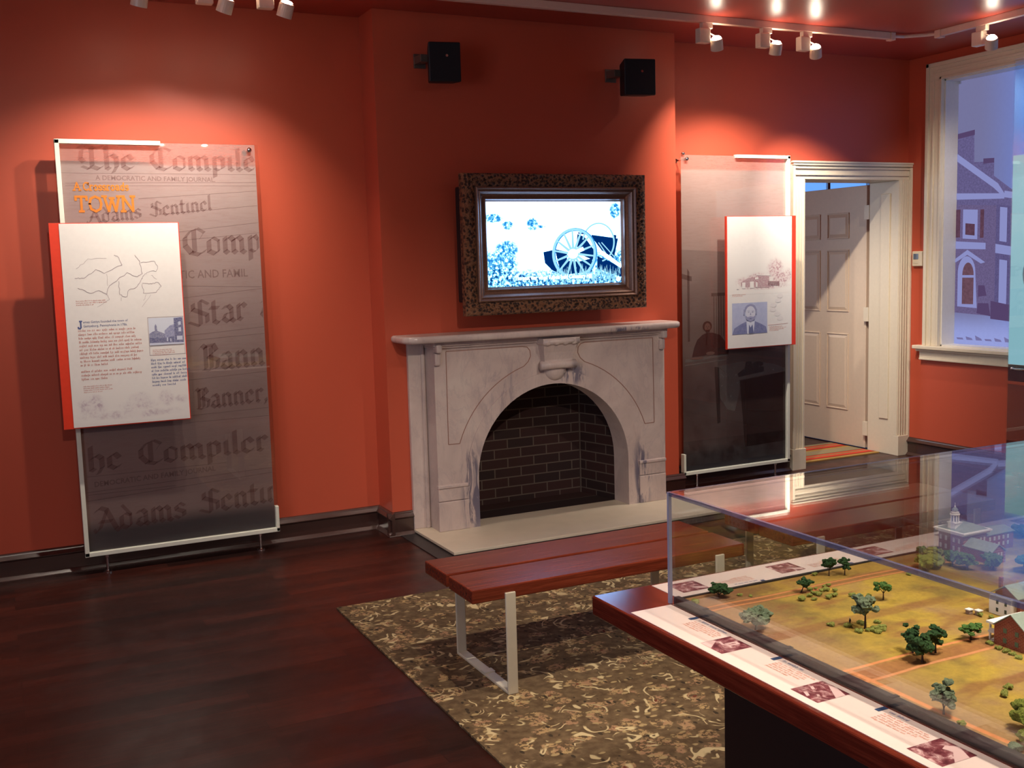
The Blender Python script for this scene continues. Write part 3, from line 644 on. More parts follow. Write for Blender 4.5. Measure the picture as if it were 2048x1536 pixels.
# ================================================================ television in an ornate frame
tv = wthing('television', 'lit television in an ornate bronze picture frame above the fireplace', 'television', (CX, YC, 1.378))
part(MB().box(2.662, 3.915, 6.047, 6.20, 1.46, 2.18).box(3.0, 3.56, 6.20, YC - .001, 1.6, 2.05), 'casing', M['black'], tv, bevel=.01)
def rectframe(b, x0, x1, z0, z1, prof):
    rings = [[(x0 + d, y, z0 + d), (x1 - d, y, z0 + d), (x1 - d, y, z1 - d), (x0 + d, y, z1 - d)] for d, y in prof]
    for A, B in zip(rings, rings[1:]):
        for i in range(4): b.quad(A[i], A[(i + 1) % 4], B[(i + 1) % 4], B[i])
    return b
F = (2.624, 3.944, 1.380, 2.252)
o1 = part(rectframe(MB(), *F, [(0.0, 6.045), (0, 6.0), (.008, 5.988), (.03, 5.980), (.055, 5.985), (.075, 5.992), (.082, 5.998)]), 'frame_border', M['ornate'], tv, fixn=False)
part(rectframe(MB(), *F, [(.082, 5.998), (.084, 5.978), (.092, 5.974), (.100, 5.980), (.102, 5.990), (.112, 5.984), (.118, 5.990), (.130, 6.008), (.145, 6.016), (.150, 6.008), (.158, 6.008), (.162, 6.020), (.172, 6.030), (.172, 6.038)]), 'frame_moulding', M['bronze'], tv, fixn=False)
part(rectframe(MB(), *F, [(0.0, 6.045), (.17, 6.045)]), 'frame_back', M['black'], tv)
# raised leaf scrolls on the border
rn = random.Random(4); b = MB()
def scroll_at(cx, cz, r, seed):
    rr = random.Random(seed); a0 = rr.uniform(0, 6.28); p = []
    for k in range(10):
        t = k / 9; a = a0 + t * 4.4 * (1 if seed % 2 else -1); q = r * (1 - .75 * t); p.append((cx + q * math.cos(a), 5.979 + .003 * t, cz + q * math.sin(a)))
    b.tube(p, [.0055 * (1 - .5 * k / 9) for k in range(10)], 6)
L_ = 0; k = 0
for (xa, za, xb, zb) in ((F[0] + .04, F[2] + .04, F[1] - .04, F[2] + .04), (F[1] - .04, F[2] + .04, F[1] - .04, F[3] - .04), (F[1] - .04, F[3] - .04, F[0] + .04, F[3] - .04), (F[0] + .04, F[3] - .04, F[0] + .04, F[2] + .04)):
    L = math.hypot(xb - xa, zb - za); n = int(L / .042)
    for i in range(n):
        t = i / n; k += 1; scroll_at(xa + (xb - xa) * t, za + (zb - za) * t, .021, k)
b.build('leaf_scrolls', M['ornate'], o1, smooth=True)
SX, SZ, SY = 2.792, 1.548, 6.0385
SW, SH = .984, .536
sc = part(MB().box(SX, SX + SW, SY, SY + .003, SZ, SZ + SH), 'screen', M['screen'], tv)
sl = [0]
def sp(name, polys, mat):          # polygons in picture units: u right 0..1, v up 0..1 (height of the picture)
    sl[0] += 1; b = MB((0, -3e-5, 0))
    for p in polys: b.poly([(SX + min(1, max(0, u)) * SW, SY - .0005 * sl[0], SZ + min(1, max(0, v)) * SH) for u, v in p])
    return b.build(name, mat, sc)
# pixel helper of the screen image as seen in its own 1290 x 850 picture
def uv(px, py): return ((px - 355) / 1305 + (py - 330) * -.00002, 1 - (py - 325) / 850 + (px - 355) * -.00001)
def ring(cx, cy, rx, ry, w, n=40, a0=0, a1=2 * PI, w2=None):
    P = []
    for i in range(n):
        a, c = a0 + (a1 - a0) * i / n, a0 + (a1 - a0) * (i + 1) / n
        f = lambda q, ww: uv(cx + (rx - ww) * math.cos(q), cy + (ry - ww) * math.sin(q))
        P.append([f(a, 0), f(c, 0), f(c, w), f(a, w)])
    return P
def bar(x0, y0, x1, y1, w0, w1=None):
    w1 = w1 or w0; L = math.hypot(x1 - x0, y1 - y0); nx, ny = -(y1 - y0) / L / 2, (x1 - x0) / L / 2
    return [uv(x0 + nx * w0, y0 + ny * w0), uv(x0 - nx * w0, y0 - ny * w0), uv(x1 - nx * w1, y1 - ny * w1), uv(x1 + nx * w1, y1 + ny * w1)]
sp('cannon_shadow', [[uv(*p) for p in ((900, 830), (990, 810), (1010, 950), (1070, 1060), (980, 1010), (915, 940))], [uv(*p) for p in ((1230, 650), (1300, 680), (1400, 820), (1390, 920), (1260, 860), (1220, 760))],
    [uv(*p) for p in ((1360, 690), (1640, 700), (1600, 900), (1560, 880), (1480, 850), (1440, 800))], [uv(*p) for p in ((1430, 880), (1520, 920), (1690, 1000), (1690, 1100), (1560, 1060), (1430, 1010))],
    [uv(*p) for p in ((1010, 800), (1130, 830), (1130, 920), (1250, 930), (1380, 900), (1380, 1040), (1130, 1060), (1060, 1020))]], M['scr_navy'])
sp('cannon_barrel', [bar(1370, 668, 1620, 690, 70, 50), bar(1235, 640, 1380, 660, 14)], M['scr_navy'])
sp('barrel_light', [bar(1350, 640, 1590, 672, 34, 40), bar(1090, 628, 1230, 650, 10)], M['scr_white'])
sp('far_wheel', ring(1440, 740, 165, 205, 16, 30, -PI * .95, PI * .42) + [bar(1440, 740, 1540, 890, 10), bar(1470, 740, 1610, 900, 10)], M['scr_cyan'])
sp('trail', [bar(1370, 700, 1480, 850, 20), bar(1470, 845, 1680, 990, 44)], M['scr_white'])
sp('wheel_shade', ring(1205, 850, 222, 262, 34, 44), M['scr_blue'])
sp('wheel_rim', ring(1198, 848, 216, 256, 24, 44), M['scr_cyan'])
sp('wheel_spokes', [bar(1190 + 40 * math.cos(a), 850 + 45 * math.sin(a), 1198 + 200 * math.cos(a), 848 + 240 * math.sin(a), 26, 15) for a in [0.12 + k * 2 * PI / 14 for k in range(14)]], M['scr_cyan'])
sp('wheel_hub', [[uv(1185 + 50 * math.cos(a), 852 + 50 * math.sin(a)) for a in [k * PI / 8 for k in range(16)]], bar(1200, 840, 1290, 800, 36, 40)], M['scr_white'])
gr = []
rn = random.Random(8)
for k in range(260):
    x = rn.uniform(1020, 1660); y = rn.uniform(1040, 1160); gr.append(bar(x, y, x + rn.uniform(-14, 14), y - rn.uniform(25, 95), 5, 2))
sp('grass_blades', gr, M['scr_cyan'])
sp('corner_mark', [[uv(1642 + 24 * math.cos(a), 1122 + 26 * math.sin(a)) for a in [k * PI / 8 for k in range(16)]]], M['scr_white'])
sans('The past war when Rebels held Cemetery Hill', .0375, lambda x, y: (SX + .19 + x, SY - .0075, SZ + .042 + y), M['scr_white'], 'caption', sc, .80, .0012)

# ================================================================ wall speakers
def speaker(x0, x1, z0, z1, label):
    xc = (x0 + x1) / 2; t = thing('wall_speaker', label, 'speaker', (xc, YC, (z0 + z1) / 2), 'speakers high on the chimney breast')
    RZ = Matrix.Rotation(math.radians(-12), 4, 'Z')
    hw, hh = (x1 - x0) / 2, (z1 - z0) / 2; y = -.26
    MB().hexa([(-hw, y, -hh), (hw, y, -hh), (hw * .8, y + .15, -hh * .88), (-hw * .8, y + .15, -hh * .88), (-hw, y, hh), (hw, y, hh), (hw * .8, y + .15, hh * .88), (-hw * .8, y + .15, hh * .88)]).build('cabinet', M['black'], t, bevel=.008)
    cb_ = t.children[0]; piv = Matrix.Translation((0, -.19, 0)) @ RZ @ Matrix.Translation((0, .19, 0)); cb_.data.transform(piv)
    gl = MB().box(-hw + .006, hw - .006, y - .005, y + .001, -hh + .006, hh - .006).build('grille', M['grille'], t, bevel=.003); gl.data.transform(piv)
    b = MB(); b.lathe([(.008, 0), (.008, .004)], seg=12); b.v = [(p[0] + .012, y - .0052 - p[2], p[1] + .035) for p in b.v]; b.build('badge', M['chrome'], gl).data.transform(piv)
    MB().box(-hw - .018, -hw * .4, -.012, 0, -.0, .085).box(-hw - .016, -hw * .6, -.12, -.012, .02, .065).build('wall_bracket', M['bracket'], t, bevel=.003)
    return t
speaker(2.463, 2.660, 2.788, 3.022, 'black box speaker on the wall above the left end of the mantel')
speaker(3.832, 4.052, 2.768, 3.002, 'black box speaker on the wall above the right end of the mantel')

# ================================================================ exhibit panels
YP = 6.39
def film_mat(name, base, low, top_alpha=.5, alpha=.92, zt=2.31, teal=srgb(36, 48, 56)):
    t = NT(name); o = t.xyz(); n = t.noise(t.coord(scale=(1, 1, 9)), 14, 5, .7); n2 = t.noise(t.coord(), 2.2, 3)
    c = t.mix(t.step(o[2], 1.75, .65), base, low)  # darker below: print tone with weaker light put into the colour
    c = t.mix(t.math('MULTIPLY', t.step(n, .45, .7), .16), c, srgb(120, 74, 70)); c = t.mix(t.math('MULTIPLY', t.step(n2, .4, .7), .12), c, srgb(215, 190, 180))
    c = t.mix(t.math('MULTIPLY', t.step(o[2], .33, .22), .8), c, teal)
    t.fin(c, .55, spec=.2); a = t.math('ADD', alpha, t.math('MULTIPLY', t.step(o[2], zt - .01, zt + .01), top_alpha - alpha)); t.set(t.b.inputs['Alpha'], a); return t.m
ink = print_mat('faint_red_ink', srgb(116, 52, 50), .24); ink2 = print_mat('faint_line_ink', srgb(110, 64, 64), .25)
gold = print_mat('ochre_ink', srgb(226, 138, 60), 1.0); redink = print_mat('small_red_ink', srgb(196, 128, 116), 1); blueink = print_mat('slate_blue_ink', srgb(92, 104, 150), 1)
mapink = print_mat('grey_map_ink', srgb(164, 150, 156), 1)
def panel(x0, x1, side, label, film, z1=2.44, z0=.106):
    """side -1: the white frame runs down the left edge, +1: down the right edge"""
    xc = (x0 + x1) / 2; t = wthing('exhibit_panel', label, 'information panel', (xc, YP, 0))
    part(MB().box(x0 + .004, x1 - .004, YP - .005, YP + .005, z0 + .01, z1 - .004), 'glass_sheet', M['glass'], t)
    fa, fb_ = (x0 + .006, x1 - .022) if side < 0 else (x0 + .016, x1 - .006)
    fl = part(MB().quad((fa, YP + .0075, z0 + .012), (fb_, YP + .0075, z0 + .012), (fb_, YP + .0075, z1 - .006), (fa, YP + .0075, z1 - .006)) or MB(), 'printed_film', film, t) if False else None
    b = MB(); b.quad((fa, YP + .0075, z0 + .012), (fb_, YP + .0075, z0 + .012), (fb_, YP + .0075, z1 - .006), (fa, YP + .0075, z1 - .006)); fl = part(b, 'printed_film', film, t)
    w = .024; b = MB(); ya, yb = YP - .02, YP + .02
    xe = (x0, x0 + w) if side < 0 else (x1 - w, x1); xo = (x1 - w * .8, x1) if side < 0 else (x0, x0 + w * .8)
    b.box(xe[0], xe[1], ya, yb, z0, z1)
    ta, tb = ((x0, x0 + .555) if side < 0 else (x1 - .50, x1)); b.box(ta, tb, ya, yb, z1 - .022, z1 + .002)
    b.box(x0, x1, ya, yb, z0 - .002, z0 + .022); b.box(xo[0], xo[1], ya, yb, z0, .262)
    part(b, 'frame', M['white_metal'], t, bevel=.002)
    xs = x1 - .058 if side < 0 else x0 + .058
    b = MB(); b.tube([(xs, YP - .014, z1 - .036), (xs, YP - .006, z1 - .036)], .013, 16).tube([(xs, YP - .006, z1 - .036), (xs, YB, z1 - .036)], .008, 12).tube([(xs, YB - .006, z1 - .036), (xs, YB, z1 - .036)], .014, 14)
    part(b, 'wall_standoff', M['chrome'], t, smooth=True)
    if side > 0: part(MB().blob((x0 + .03, YP, z1 + .002), .014, 1, 2, (1.2, 1, .8), 0), 'top_clip', M['chrome'], t, smooth=True)
    for xf in ((.495, 1.376) if side < 0 else (4.625, 5.36)):
        b = MB(); b.lathe([(.024, 0), (.024, .006), (.010, .011), (.0075, .013), (.0075, z0 - .022), (.011, z0 - .018), (.011, z0 - .002)], (xf, YP, 0), 16); part(b, 'foot', M['chrome'], t, smooth=False)
    return t, fl
pm = lambda x, z: (x, YP + .0067, z)
# --- left panel
pA, flA = panel(.379, 1.494, -1, 'tall glass panel headed A Crossroads Town, printed with faint newspaper mastheads', film_mat('taupe_newspaper_print', srgb(172, 148, 146), srgb(152, 126, 122)))
b = MB(); blackletter(b, 'The Compiler', .50, 2.285, .125, pm, xs=1.28, xmax=1.468); b.build('masthead_lettering', ink, flA)
b = MB(); blackletter(b, 'Adams Sentinel', .52, 1.985, .085, pm, slope=.11, xs=1.05, xmax=1.468); b.build('masthead_lettering', ink, flA)
b = MB(); blackletter(b, 'Compiler', 1.02, 1.80, .15, pm, slope=.03, xs=1.15, xmax=1.468); b.build('masthead_lettering', ink, flA)
b = MB(); blackletter(b, 'Star and', 1.03, 1.385, .15, pm, slope=.10, xs=1.05, xmax=1.468); b.build('masthead_lettering', ink, flA)
b = MB(); blackletter(b, 'Banner', 1.07, 1.12, .15, pm, slope=.05, xs=1.05, xmax=1.468); b.build('masthead_lettering', ink, flA)
b = MB(); blackletter(b, 'Banner,', 1.03, .895, .12, pm, slope=.05, xs=1.0, xmax=1.468); b.build('masthead_lettering', ink, flA)
b = MB(); blackletter(b, 'he Compiler', .43, .595, .135, pm, slope=.02, xs=1.32, xmax=1.468); b.build('masthead_lettering', ink, flA)
b = MB(); blackletter(b, 'Adams Sentinel', .44, .235, .14, pm, slope=.06, xs=1.12, xmax=1.468); b.build('masthead_lettering', ink, flA)
for (tx, x, z, s, sl_, xs) in (('A DEMOCRATIC AND FAMILY JOURNAL.', .58, 2.225, .036, -.01, 1.0), ('TIC AND FAMIL', .995, 1.665, .066, .0, .86), ('DEMOCRATIC AND FAMILY JOURNAL', .455, .50, .042, .03, .95)):
    sans(tx, s, lambda a, c, x=x, z=z, sl_=sl_: (min(1.468, x + a), YP + .0067, z + c + a * sl_), ink, 'subtitle_lettering', flA, xs, .0006)
b = MB()
for (za, zb, xa, xb) in ((2.26, 2.26, .40, 1.47), (2.205, 2.215, .42, 1.47), (2.19, 2.195, .42, 1.47), (2.12, 2.165, .8, 1.47), (2.03, 2.08, .9, 1.47), (1.93, 1.98, 1.0, 1.47), (1.88, 1.92, 1.0, 1.47), (1.62, 1.60, 1.0, 1.47), (1.55, 1.59, 1.0, 1.47), (1.33, 1.36, 1.0, 1.47), (1.30, 1.32, 1.0, 1.47), (1.07, 1.09, 1.0, 1.47), (.86, .87, 1.0, 1.47), (.82, .82, 1.0, 1.47), (.56, .56, .42, 1.2), (.47, .50, .41, 1.47), (.42, .47, .41, 1.47), (.455, .455, .42, .9)):
    b.quad(pm(xa, za), pm(xb, zb), pm(xb, zb + .003), pm(xa, za + .003))
b.build('masthead_rule', ink2, flA)
b = MB(); slab(b, 'A Crossroads', .463, 2.168, .042, lambda x, z: (x, YP + .006, z), .17); slab(b, 'TOWN', .462, 2.052, .082, lambda x, z: (x, YP + .006, z), .16); b.build('title_lettering', gold, flA)
def board(root, x0, x1, z0, z1, strip, side, label):
    yb = YP - .10
    bd = part(MB().box(x0, x1, yb + .002, yb + .022, z0, z1), 'text_board', M['orange'], root, bevel=.001); bd['label'] = label
    wx = (x0 + strip, x1 - .005) if side < 0 else (x0 + .006, x1 - strip)
    face = MB().box(wx[0], wx[1], yb, yb + .002, z0 + .006, z1 - .004).build('printed_face', M['white_board'], bd)
    b = MB()
    for x in (x0 + .1, x1 - .1):
        for z in (z0 + .1, z1 - .1): b.tube([(x, yb + .02, z), (x, YP - .005, z)], .009, 12)
    b.build('spacer', M['chrome'], bd, smooth=True)
    return face, yb, wx
face, yb, wx = board(pA, .315, .995, .856, 1.984, .051, -1, 'white text board with an orange red left edge')
bmf = lambda x, z: (x, yb - .0005, z)
# map lines
b = MB((0, -4e-5, 0))
def pline(b, pts, w, mf):
    for (xa, za), (xb, zb) in zip(pts, pts[1:]):
        L = math.hypot(xb - xa, zb - za) or 1; px, pz = -(zb - za) / L * w / 2, (xb - xa) / L * w / 2
        b.poly([mf(xa + px, za + pz), mf(xa - px, za - pz), mf(xb - px, zb - pz), mf(xb + px, zb + pz)])
# board zoom (1035 x 1536 view) to board coordinates
bz = lambda px, py: (.366 + (px - 90 - (py - 95) * .072) * .000785 * (1 + 0.0), 1.978 - (py - 95 + (px - 90) * (py - 75) * .00006) * .000822)
rr = random.Random(3)
def wob(pts, n=5, a=4):
    o = []
    for (xa, ya), (xb, yb2) in zip(pts, pts[1:]):
        for i in range(n): t = i / n; o.append((xa + (xb - xa) * t + rr.uniform(-a, a), ya + (yb2 - ya) * t + rr.uniform(-a, a)))
    return o + [pts[-1]]
for pts, w in (([(195, 450), (250, 450), (330, 395), (385, 415), (500, 365), (480, 310), (450, 300)], .0022), ([(200, 390), (280, 325), (400, 320)], .0012), ([(210, 510), (290, 550), (350, 530), (400, 555), (420, 500), (540, 415), (600, 445), (640, 425), (620, 340), (590, 300)], .0024),
    ([(480, 470), (490, 560), (535, 575), (550, 530), (610, 505), (640, 450)], .0022), ([(640, 455), (650, 430), (690, 410), (740, 405), (750, 380), (720, 340), (630, 350)], .0018), ([(640, 490), (650, 550), (740, 545), (775, 500), (740, 480), (700, 490), (640, 485)], .002),
    ([(400, 555), (420, 590), (340, 640)], .0012), ([(670, 560), (650, 600)], .0012), ([(500, 575), (500, 600)], .0012), ([(640, 640), (700, 560)], .001), ([(400, 420), (410, 500)], .001), ([(700, 430), (740, 460)], .0014)):
    pline(b, [bz(*p) for p in wob(pts)], w, bmf)
b.build('map_drawing', mapink, face)
b = MB(); slab(b, 'J', .424, 1.408, .040, bmf, .2); b.build('initial_lettering', blueink, face)
sans('ames Gettys founded the town of', .0185, lambda a, c: bmf(.452 + a, 1.437 + c), blueink, 'text_lettering', face, .92); sans('Gettysburg, Pennsylvania in 1786.', .0185, lambda a, c: bmf(.452 + a, 1.415 + c), blueink, 'text_lettering', face, .92)
b = MB(); rows(b, .424, .740, 1.391, .0212, 10, .0085, bmf, 5, .12); rows(b, .424, .720, 1.165, .0212, 3, .0085, bmf, 6, .1); b.build('body_lettering', redink, face)
b = MB(); rows(b, .424, .57, 1.557, .011, 3, .0045, bmf, 7); rows(b, .43, .58, 1.085, .011, 4, .0045, bmf, 8); rows(b, .808, .93, 1.265, .0095, 4, .004, bmf, 9); b.build('credit_lettering', redink, face)
b = MB(); rows(b, .795, .985, 1.205, .0205, 8, .0085, bmf, 10, .12); b.build('caption_lettering', blueink, face)
# street photograph
X0, X1_, Z0, Z1 = .795, .982, 1.295, 1.448
b = MB()
for q in ((X0 - .004, X1_ + .004, Z0 - .058, Z0 - .056), (X0 - .004, X1_ + .004, Z1 + .003, Z1 + .005), (X0 - .004, X0 - .002, Z0 - .058, Z1 + .005), (X1_ + .002, X1_ + .004, Z0 - .058, Z1 + .005)): b.poly([bmf(q[0], q[2]), bmf(q[1], q[2]), bmf(q[1], q[3]), bmf(q[0], q[3])])
b.build('photo_border', mapink, face)
pmat = lambda nm, c, m=.0, sc_=150: print_mat(nm, c, 1, .5, m, sc_)
ph = MB(); ph.poly([bmf(X0, Z0), bmf(X1_, Z0), bmf(X1_, Z1), bmf(X0, Z1)]); ph = ph.build('street_photograph', pmat('photo_sky', srgb(216, 222, 234)), face)
def ppoly(parent, name, polys, mat, k, x0, w, z0, h, y):
    b = MB((0, -4e-5, 0))
    for p in polys: b.poly([(x0 + u * w, y - .0004 * k, z0 + v * h) for u, v in p])
    return b.build(name, mat, parent)
A_ = (X0, X1_ - X0, Z0, Z1 - Z0, yb - .0005)
ppoly(ph, 'trees_and_tower', [[(0, .05), (0, .42), (.10, .50), (.17, .52), (.17, .70), (.20, .78), (.23, .70), (.24, .52), (.36, .46), (.45, .40), (.5, .05)]], pmat('photo_mid_blue', srgb(112, 116, 156), .3), 1, *A_)
ppoly(ph, 'buildings_shape', [[(.45, .05), (.45, .52), (.62, .70), (.74, .74), (.74, .98), (1, 1), (1, .05)]], pmat('photo_slate', srgb(140, 144, 182), .25), 2, *A_)
ppoly(ph, 'dark_front', [[(.74, .05), (.74, .96), (1, .98), (1, .05)], [(0, .05), (0, .28), (.4, .24), (.72, .30), (.72, .05)]], pmat('photo_dark_blue', srgb(84, 88, 136), .25), 3, *A_)
ppoly(ph, 'window_lights', [[(.86, .70), (.94, .71), (.94, .84), (.86, .83)], [(.86, .46), (.94, .46), (.94, .62), (.86, .61)], [(.80, .15), (.97, .15), (.97, .30), (.80, .30)], [(.5, .12), (.54, .12), (.54, .26), (.5, .26)], [(.0, 0), (1, 0), (1, .06), (0, .08)], [(.6, .1), (.63, .1), (.63, .22), (.6, .22)]], pmat('photo_pale', srgb(206, 212, 230)), 4, *A_)
# faded landscape along the foot of the board
A2 = (.40, .585, .905, .19, yb - .0001)
def fade_print(name, blobs, dark, mid, sc_=45, k0=.52, white=srgb(236, 233, 228)):
    """ink printed in soft patches: blobs are (x, z, rx, rz, weight) on the board"""
    t = NT(name); o = t.xyz(); n = t.noise(t.coord(), sc_, 6, .72, .4); m = None
    for (cx, cz, rx, rz, wt) in blobs:
        dx = t.math('DIVIDE', t.math('SUBTRACT', o[0], cx), rx); dz = t.math('DIVIDE', t.math('SUBTRACT', o[2], cz), rz)
        q_ = t.math('MULTIPLY', t.step(t.math('SQRT', t.math('ADD', t.math('MULTIPLY', dx, dx), t.math('MULTIPLY', dz, dz))), 1.1, .35), wt)
        m = q_ if m is None else t.math('MAXIMUM', m, q_)
    f = t.math('MULTIPLY', m, t.math('ADD', t.math('MULTIPLY', t.step(n, k0 - .1, k0 + .1), .75), .25))
    return t.fin(t.mix(f, white, t.mix(t.step(n, k0, k0 + .14), mid, dark)), .45, spec=.2)
def rect(parent, name, x0, x1, z0, z1, y, mat):
    b = MB(); b.poly([(x0, y, z0), (x1, y, z0), (x1, y, z1), (x0, y, z1)]); return b.build(name, mat, parent)
rect(face, 'landscape_print', .385, .985, .87, 1.07, yb - .0003, fade_print('faded_landscape', [(.47, .975, .085, .075, 1), (.72, .96, .13, .035, .8), (.72, 1.0, .07, .04, .9), (.865, .99, .05, .055, .9), (.95, .98, .05, .03, .6), (.68, .915, .32, .03, .7)], srgb(190, 172, 182), srgb(212, 202, 206), 26))
# --- right panel
pB, flB = panel(4.497, 5.492, 1, 'tall glass panel beside the door, printed with an old photograph of a seated man', film_mat('brown_photo_print', srgb(176, 148, 142), srgb(104, 80, 78), .5, .9, 2.33))
A3 = (4.51, .975, .12, 2.32, YP + .0075)
def fpoly(name, polys, mat, k):
    b = MB((0, -4e-5, 0))
    for p in polys: b.poly([(4.51 + u * .975, YP + .0073 - .0004 * k, .12 + v * 2.31) for u, v in p])
    return b.build(name, mat, flB)
blobp = lambda cx, cy, rx, ry, n=18: [(cx + rx * math.cos(2 * PI * k / n), cy + ry * math.sin(2 * PI * k / n)) for k in range(n)]
fpoly('photo_wall_tone', [[(0, .71), (.40, .70), (.40, .02), (1, .02), (1, .36), (.42, .40), (.40, .02), (0, .02)], [(0, .02), (1, .02), (1, .10), (0, .10)]], print_mat('photo_shade', srgb(78, 56, 54), .15, .5, .2, 9), 0)
z5 = lambda X, Y: ((1340 + X / 4.8 - 1360) / 213, ((948 - (640 + Y / 4.8)) / 643 * 2.334 - .014) / 2.31)     # from a close view of the print
pz = lambda *pts: [z5(*p) for p in pts]
ez = lambda cx, cy, rx, ry, n=18: [z5(cx + rx * math.cos(2 * PI * k / n), cy + ry * math.sin(2 * PI * k / n)) for k in range(n)]
fpoly('door_edge', [[(.05, .42), (.07, .42), (.07, .64), (.05, .65)], [(.0, .62), (.09, .61), (.09, .625), (0, .635)], [(.27, .56), (.40, .56), (.40, .57), (.27, .57)]] + [[(.29 + k * .022, .43), (.296 + k * .022, .43), (.296 + k * .022, .56), (.29 + k * .022, .56)] for k in range(5)], print_mat('print_soft_brown', srgb(112, 78, 72), .4), 1)
fpoly('seated_man_coat', [pz((185, 330), (205, 240), (235, 165), (285, 118), (330, 100), (380, 104), (450, 130), (495, 190), (535, 300), (530, 330), (400, 330), (360, 300), (300, 325))], print_mat('print_coat', srgb(86, 42, 40), .75, .5, .05, 80), 2)
fpoly('seated_man_hair', [ez(330, 38, 44, 50)], print_mat('print_hair', srgb(98, 58, 52), .7), 3)
fpoly('seated_man_face', [ez(332, 50, 29, 44), ez(358, 305, 42, 17), ez(230, 345, 60, 12)], print_mat('print_skin', srgb(146, 108, 100), .75), 4)
fpoly('seated_man_features', [ez(321, 42, 6, 3, 8), ez(344, 42, 6, 3, 8), pz((330, 48), (338, 62), (328, 62)), pz((310, 72), (355, 72), (350, 96), (316, 96)), pz((322, 100), (332, 100), (330, 220), (312, 220))], print_mat('print_dark', srgb(92, 52, 50), .6), 5)
fpoly('desk_cloth', [pz((120, 350), (330, 335), (530, 318), (530, 340), (300, 365), (120, 378)), pz((120, 400), (530, 372), (530, 384), (120, 414)), pz((425, 440), (700, 408), (960, 455), (1105, 515), (1105, 545), (640, 590), (560, 560)), pz((425, 445), (560, 560), (640, 592), (640, 700), (590, 900), (520, 880), (450, 760))], print_mat('print_cloth', srgb(136, 120, 116), .5, .5, .15, 30), 2)
fpoly('table_top_things', [pz((700, 420), (755, 415), (770, 470), (880, 480), (880, 530), (630, 565), (620, 530), (690, 480)), ez(820, 450, 55, 28)], print_mat('print_things', srgb(86, 66, 70), .55), 3)
fpoly('table_legs', [pz((640, 600), (1105, 548), (1105, 1260), (690, 1275)), pz((395, 440), (440, 450), (450, 1000), (420, 1010))], print_mat('print_legs', srgb(66, 42, 42), .4), 4)
fpoly('table_fold', [pz((690, 610), (705, 610), (705, 1270), (692, 1270)), pz((720, 900), (1105, 945), (1105, 952), (720, 910))], print_mat('print_fold', srgb(120, 92, 88), .3), 5)
face, yb, wx = board(pB, 4.832, 5.478, 1.022, 1.992, .041, 1, 'white text board with an orange red right edge')
bmf = lambda x, z: (x, yb - .0005, z)
A4 = (4.838, .60, 1.028, .96, yb - .0001)
rect(face, 'house_print', 4.842, 5.432, 1.42, 1.70, yb - .0002, fade_print('sepia_house_print', [(5.28, 1.60, .09, .09, 1), (5.33, 1.53, .09, .07, 1), (5.12, 1.53, .13, .055, 1), (5.00, 1.51, .10, .045, .8), (5.17, 1.475, .26, .03, .8), (5.40, 1.55, .05, .06, .7)], srgb(150, 92, 108), srgb(206, 168, 174), 60))
ppoly(face, 'house_shape', [[(.20, .47), (.20, .50), (.30, .53), (.44, .54), (.44, .46)], [(.46, .455), (.46, .55), (.64, .545), (.64, .455)]], print_mat('sepia_rose', srgb(186, 136, 146), .7, .5, .5, 90), 2, *A4)
ppoly(face, 'house_lights', [[(.22, .455), (.27, .455), (.27, .50), (.22, .50)], [(.34, .455), (.40, .455), (.40, .505), (.34, .505)], [(.42, .52), (.47, .52), (.47, .535), (.42, .535)], [(.44, .552), (.66, .545), (.66, .552), (.44, .558)], [(.43, .46), (.455, .46), (.455, .50), (.43, .50)], [(.14, .45), (.17, .45), (.17, .49), (.14, .49)]], pmat('paper_white', srgb(238, 234, 230)), 3, *A4)
ppoly(face, 'house_dark', [[(.62, .47), (.80, .465), (.80, .50), (.62, .505)]], print_mat('sepia_dark', srgb(128, 62, 78), .6, .5, .3, 90), 3, *A4)
ppoly(face, 'leaf_print', [blobp(.75 + .06 * math.cos(k * 1.3), .26 + .035 * k - .05, .05, .018, 10) for k in range(6)], pmat('faded_leaf', srgb(228, 224, 222)), 1, *A4)
b = MB(); rows(b, 4.88, 5.0, 1.418, .010, 2, .004, bmf, 21); rows(b, 5.225, 5.38, 1.168, .010, 4, .0045, bmf, 22); b.poly([bmf(5.21, 1.181), bmf(5.40, 1.187), bmf(5.40, 1.189), bmf(5.21, 1.183)]); b.build('credit_lettering', redink, face)
A5 = (4.878, .325, 1.128, .23, yb - .0003)
pt = ppoly(face, 'portrait_photograph', [[(0, 0), (1, .0), (1, 1), (0, 1)]], pmat('portrait_blue_grey', srgb(176, 184, 216), .12, 20), 1, *A5)
q = lambda nm, polys, m, k: ppoly(pt, nm, polys, m, k, *A5)
q('portrait_coat', [[(.0, .0), (.06, .20), (.24, .32), (.40, .40), (.64, .40), (.82, .30), (.96, .20), (1, .0)]], pmat('portrait_coat', srgb(118, 124, 170), .1, 60), 2)
q('portrait_shirt', [[(.42, .0), (.40, .40), (.64, .40), (.60, .0)]], pmat('portrait_shirt', srgb(212, 218, 236)), 3)
q('portrait_hair', [blobp(.515, .79, .165, .165)], pmat('portrait_hair', srgb(138, 142, 182), .15, 200), 4)
q('portrait_face', [blobp(.515, .665, .142, .225)], pmat('portrait_face', srgb(208, 212, 228)), 5)
q('portrait_beard', [[(.37, .60), (.40, .46), (.515, .38), (.63, .46), (.66, .60), (.60, .54), (.515, .56), (.43, .54)], blobp(.515, .535, .05, .018, 12), [(.31, .62), (.345, .62), (.355, .78), (.32, .80)], [(.69, .62), (.66, .62), (.66, .78), (.70, .80)]], pmat('portrait_beard', srgb(150, 154, 190), .1, 200), 6)
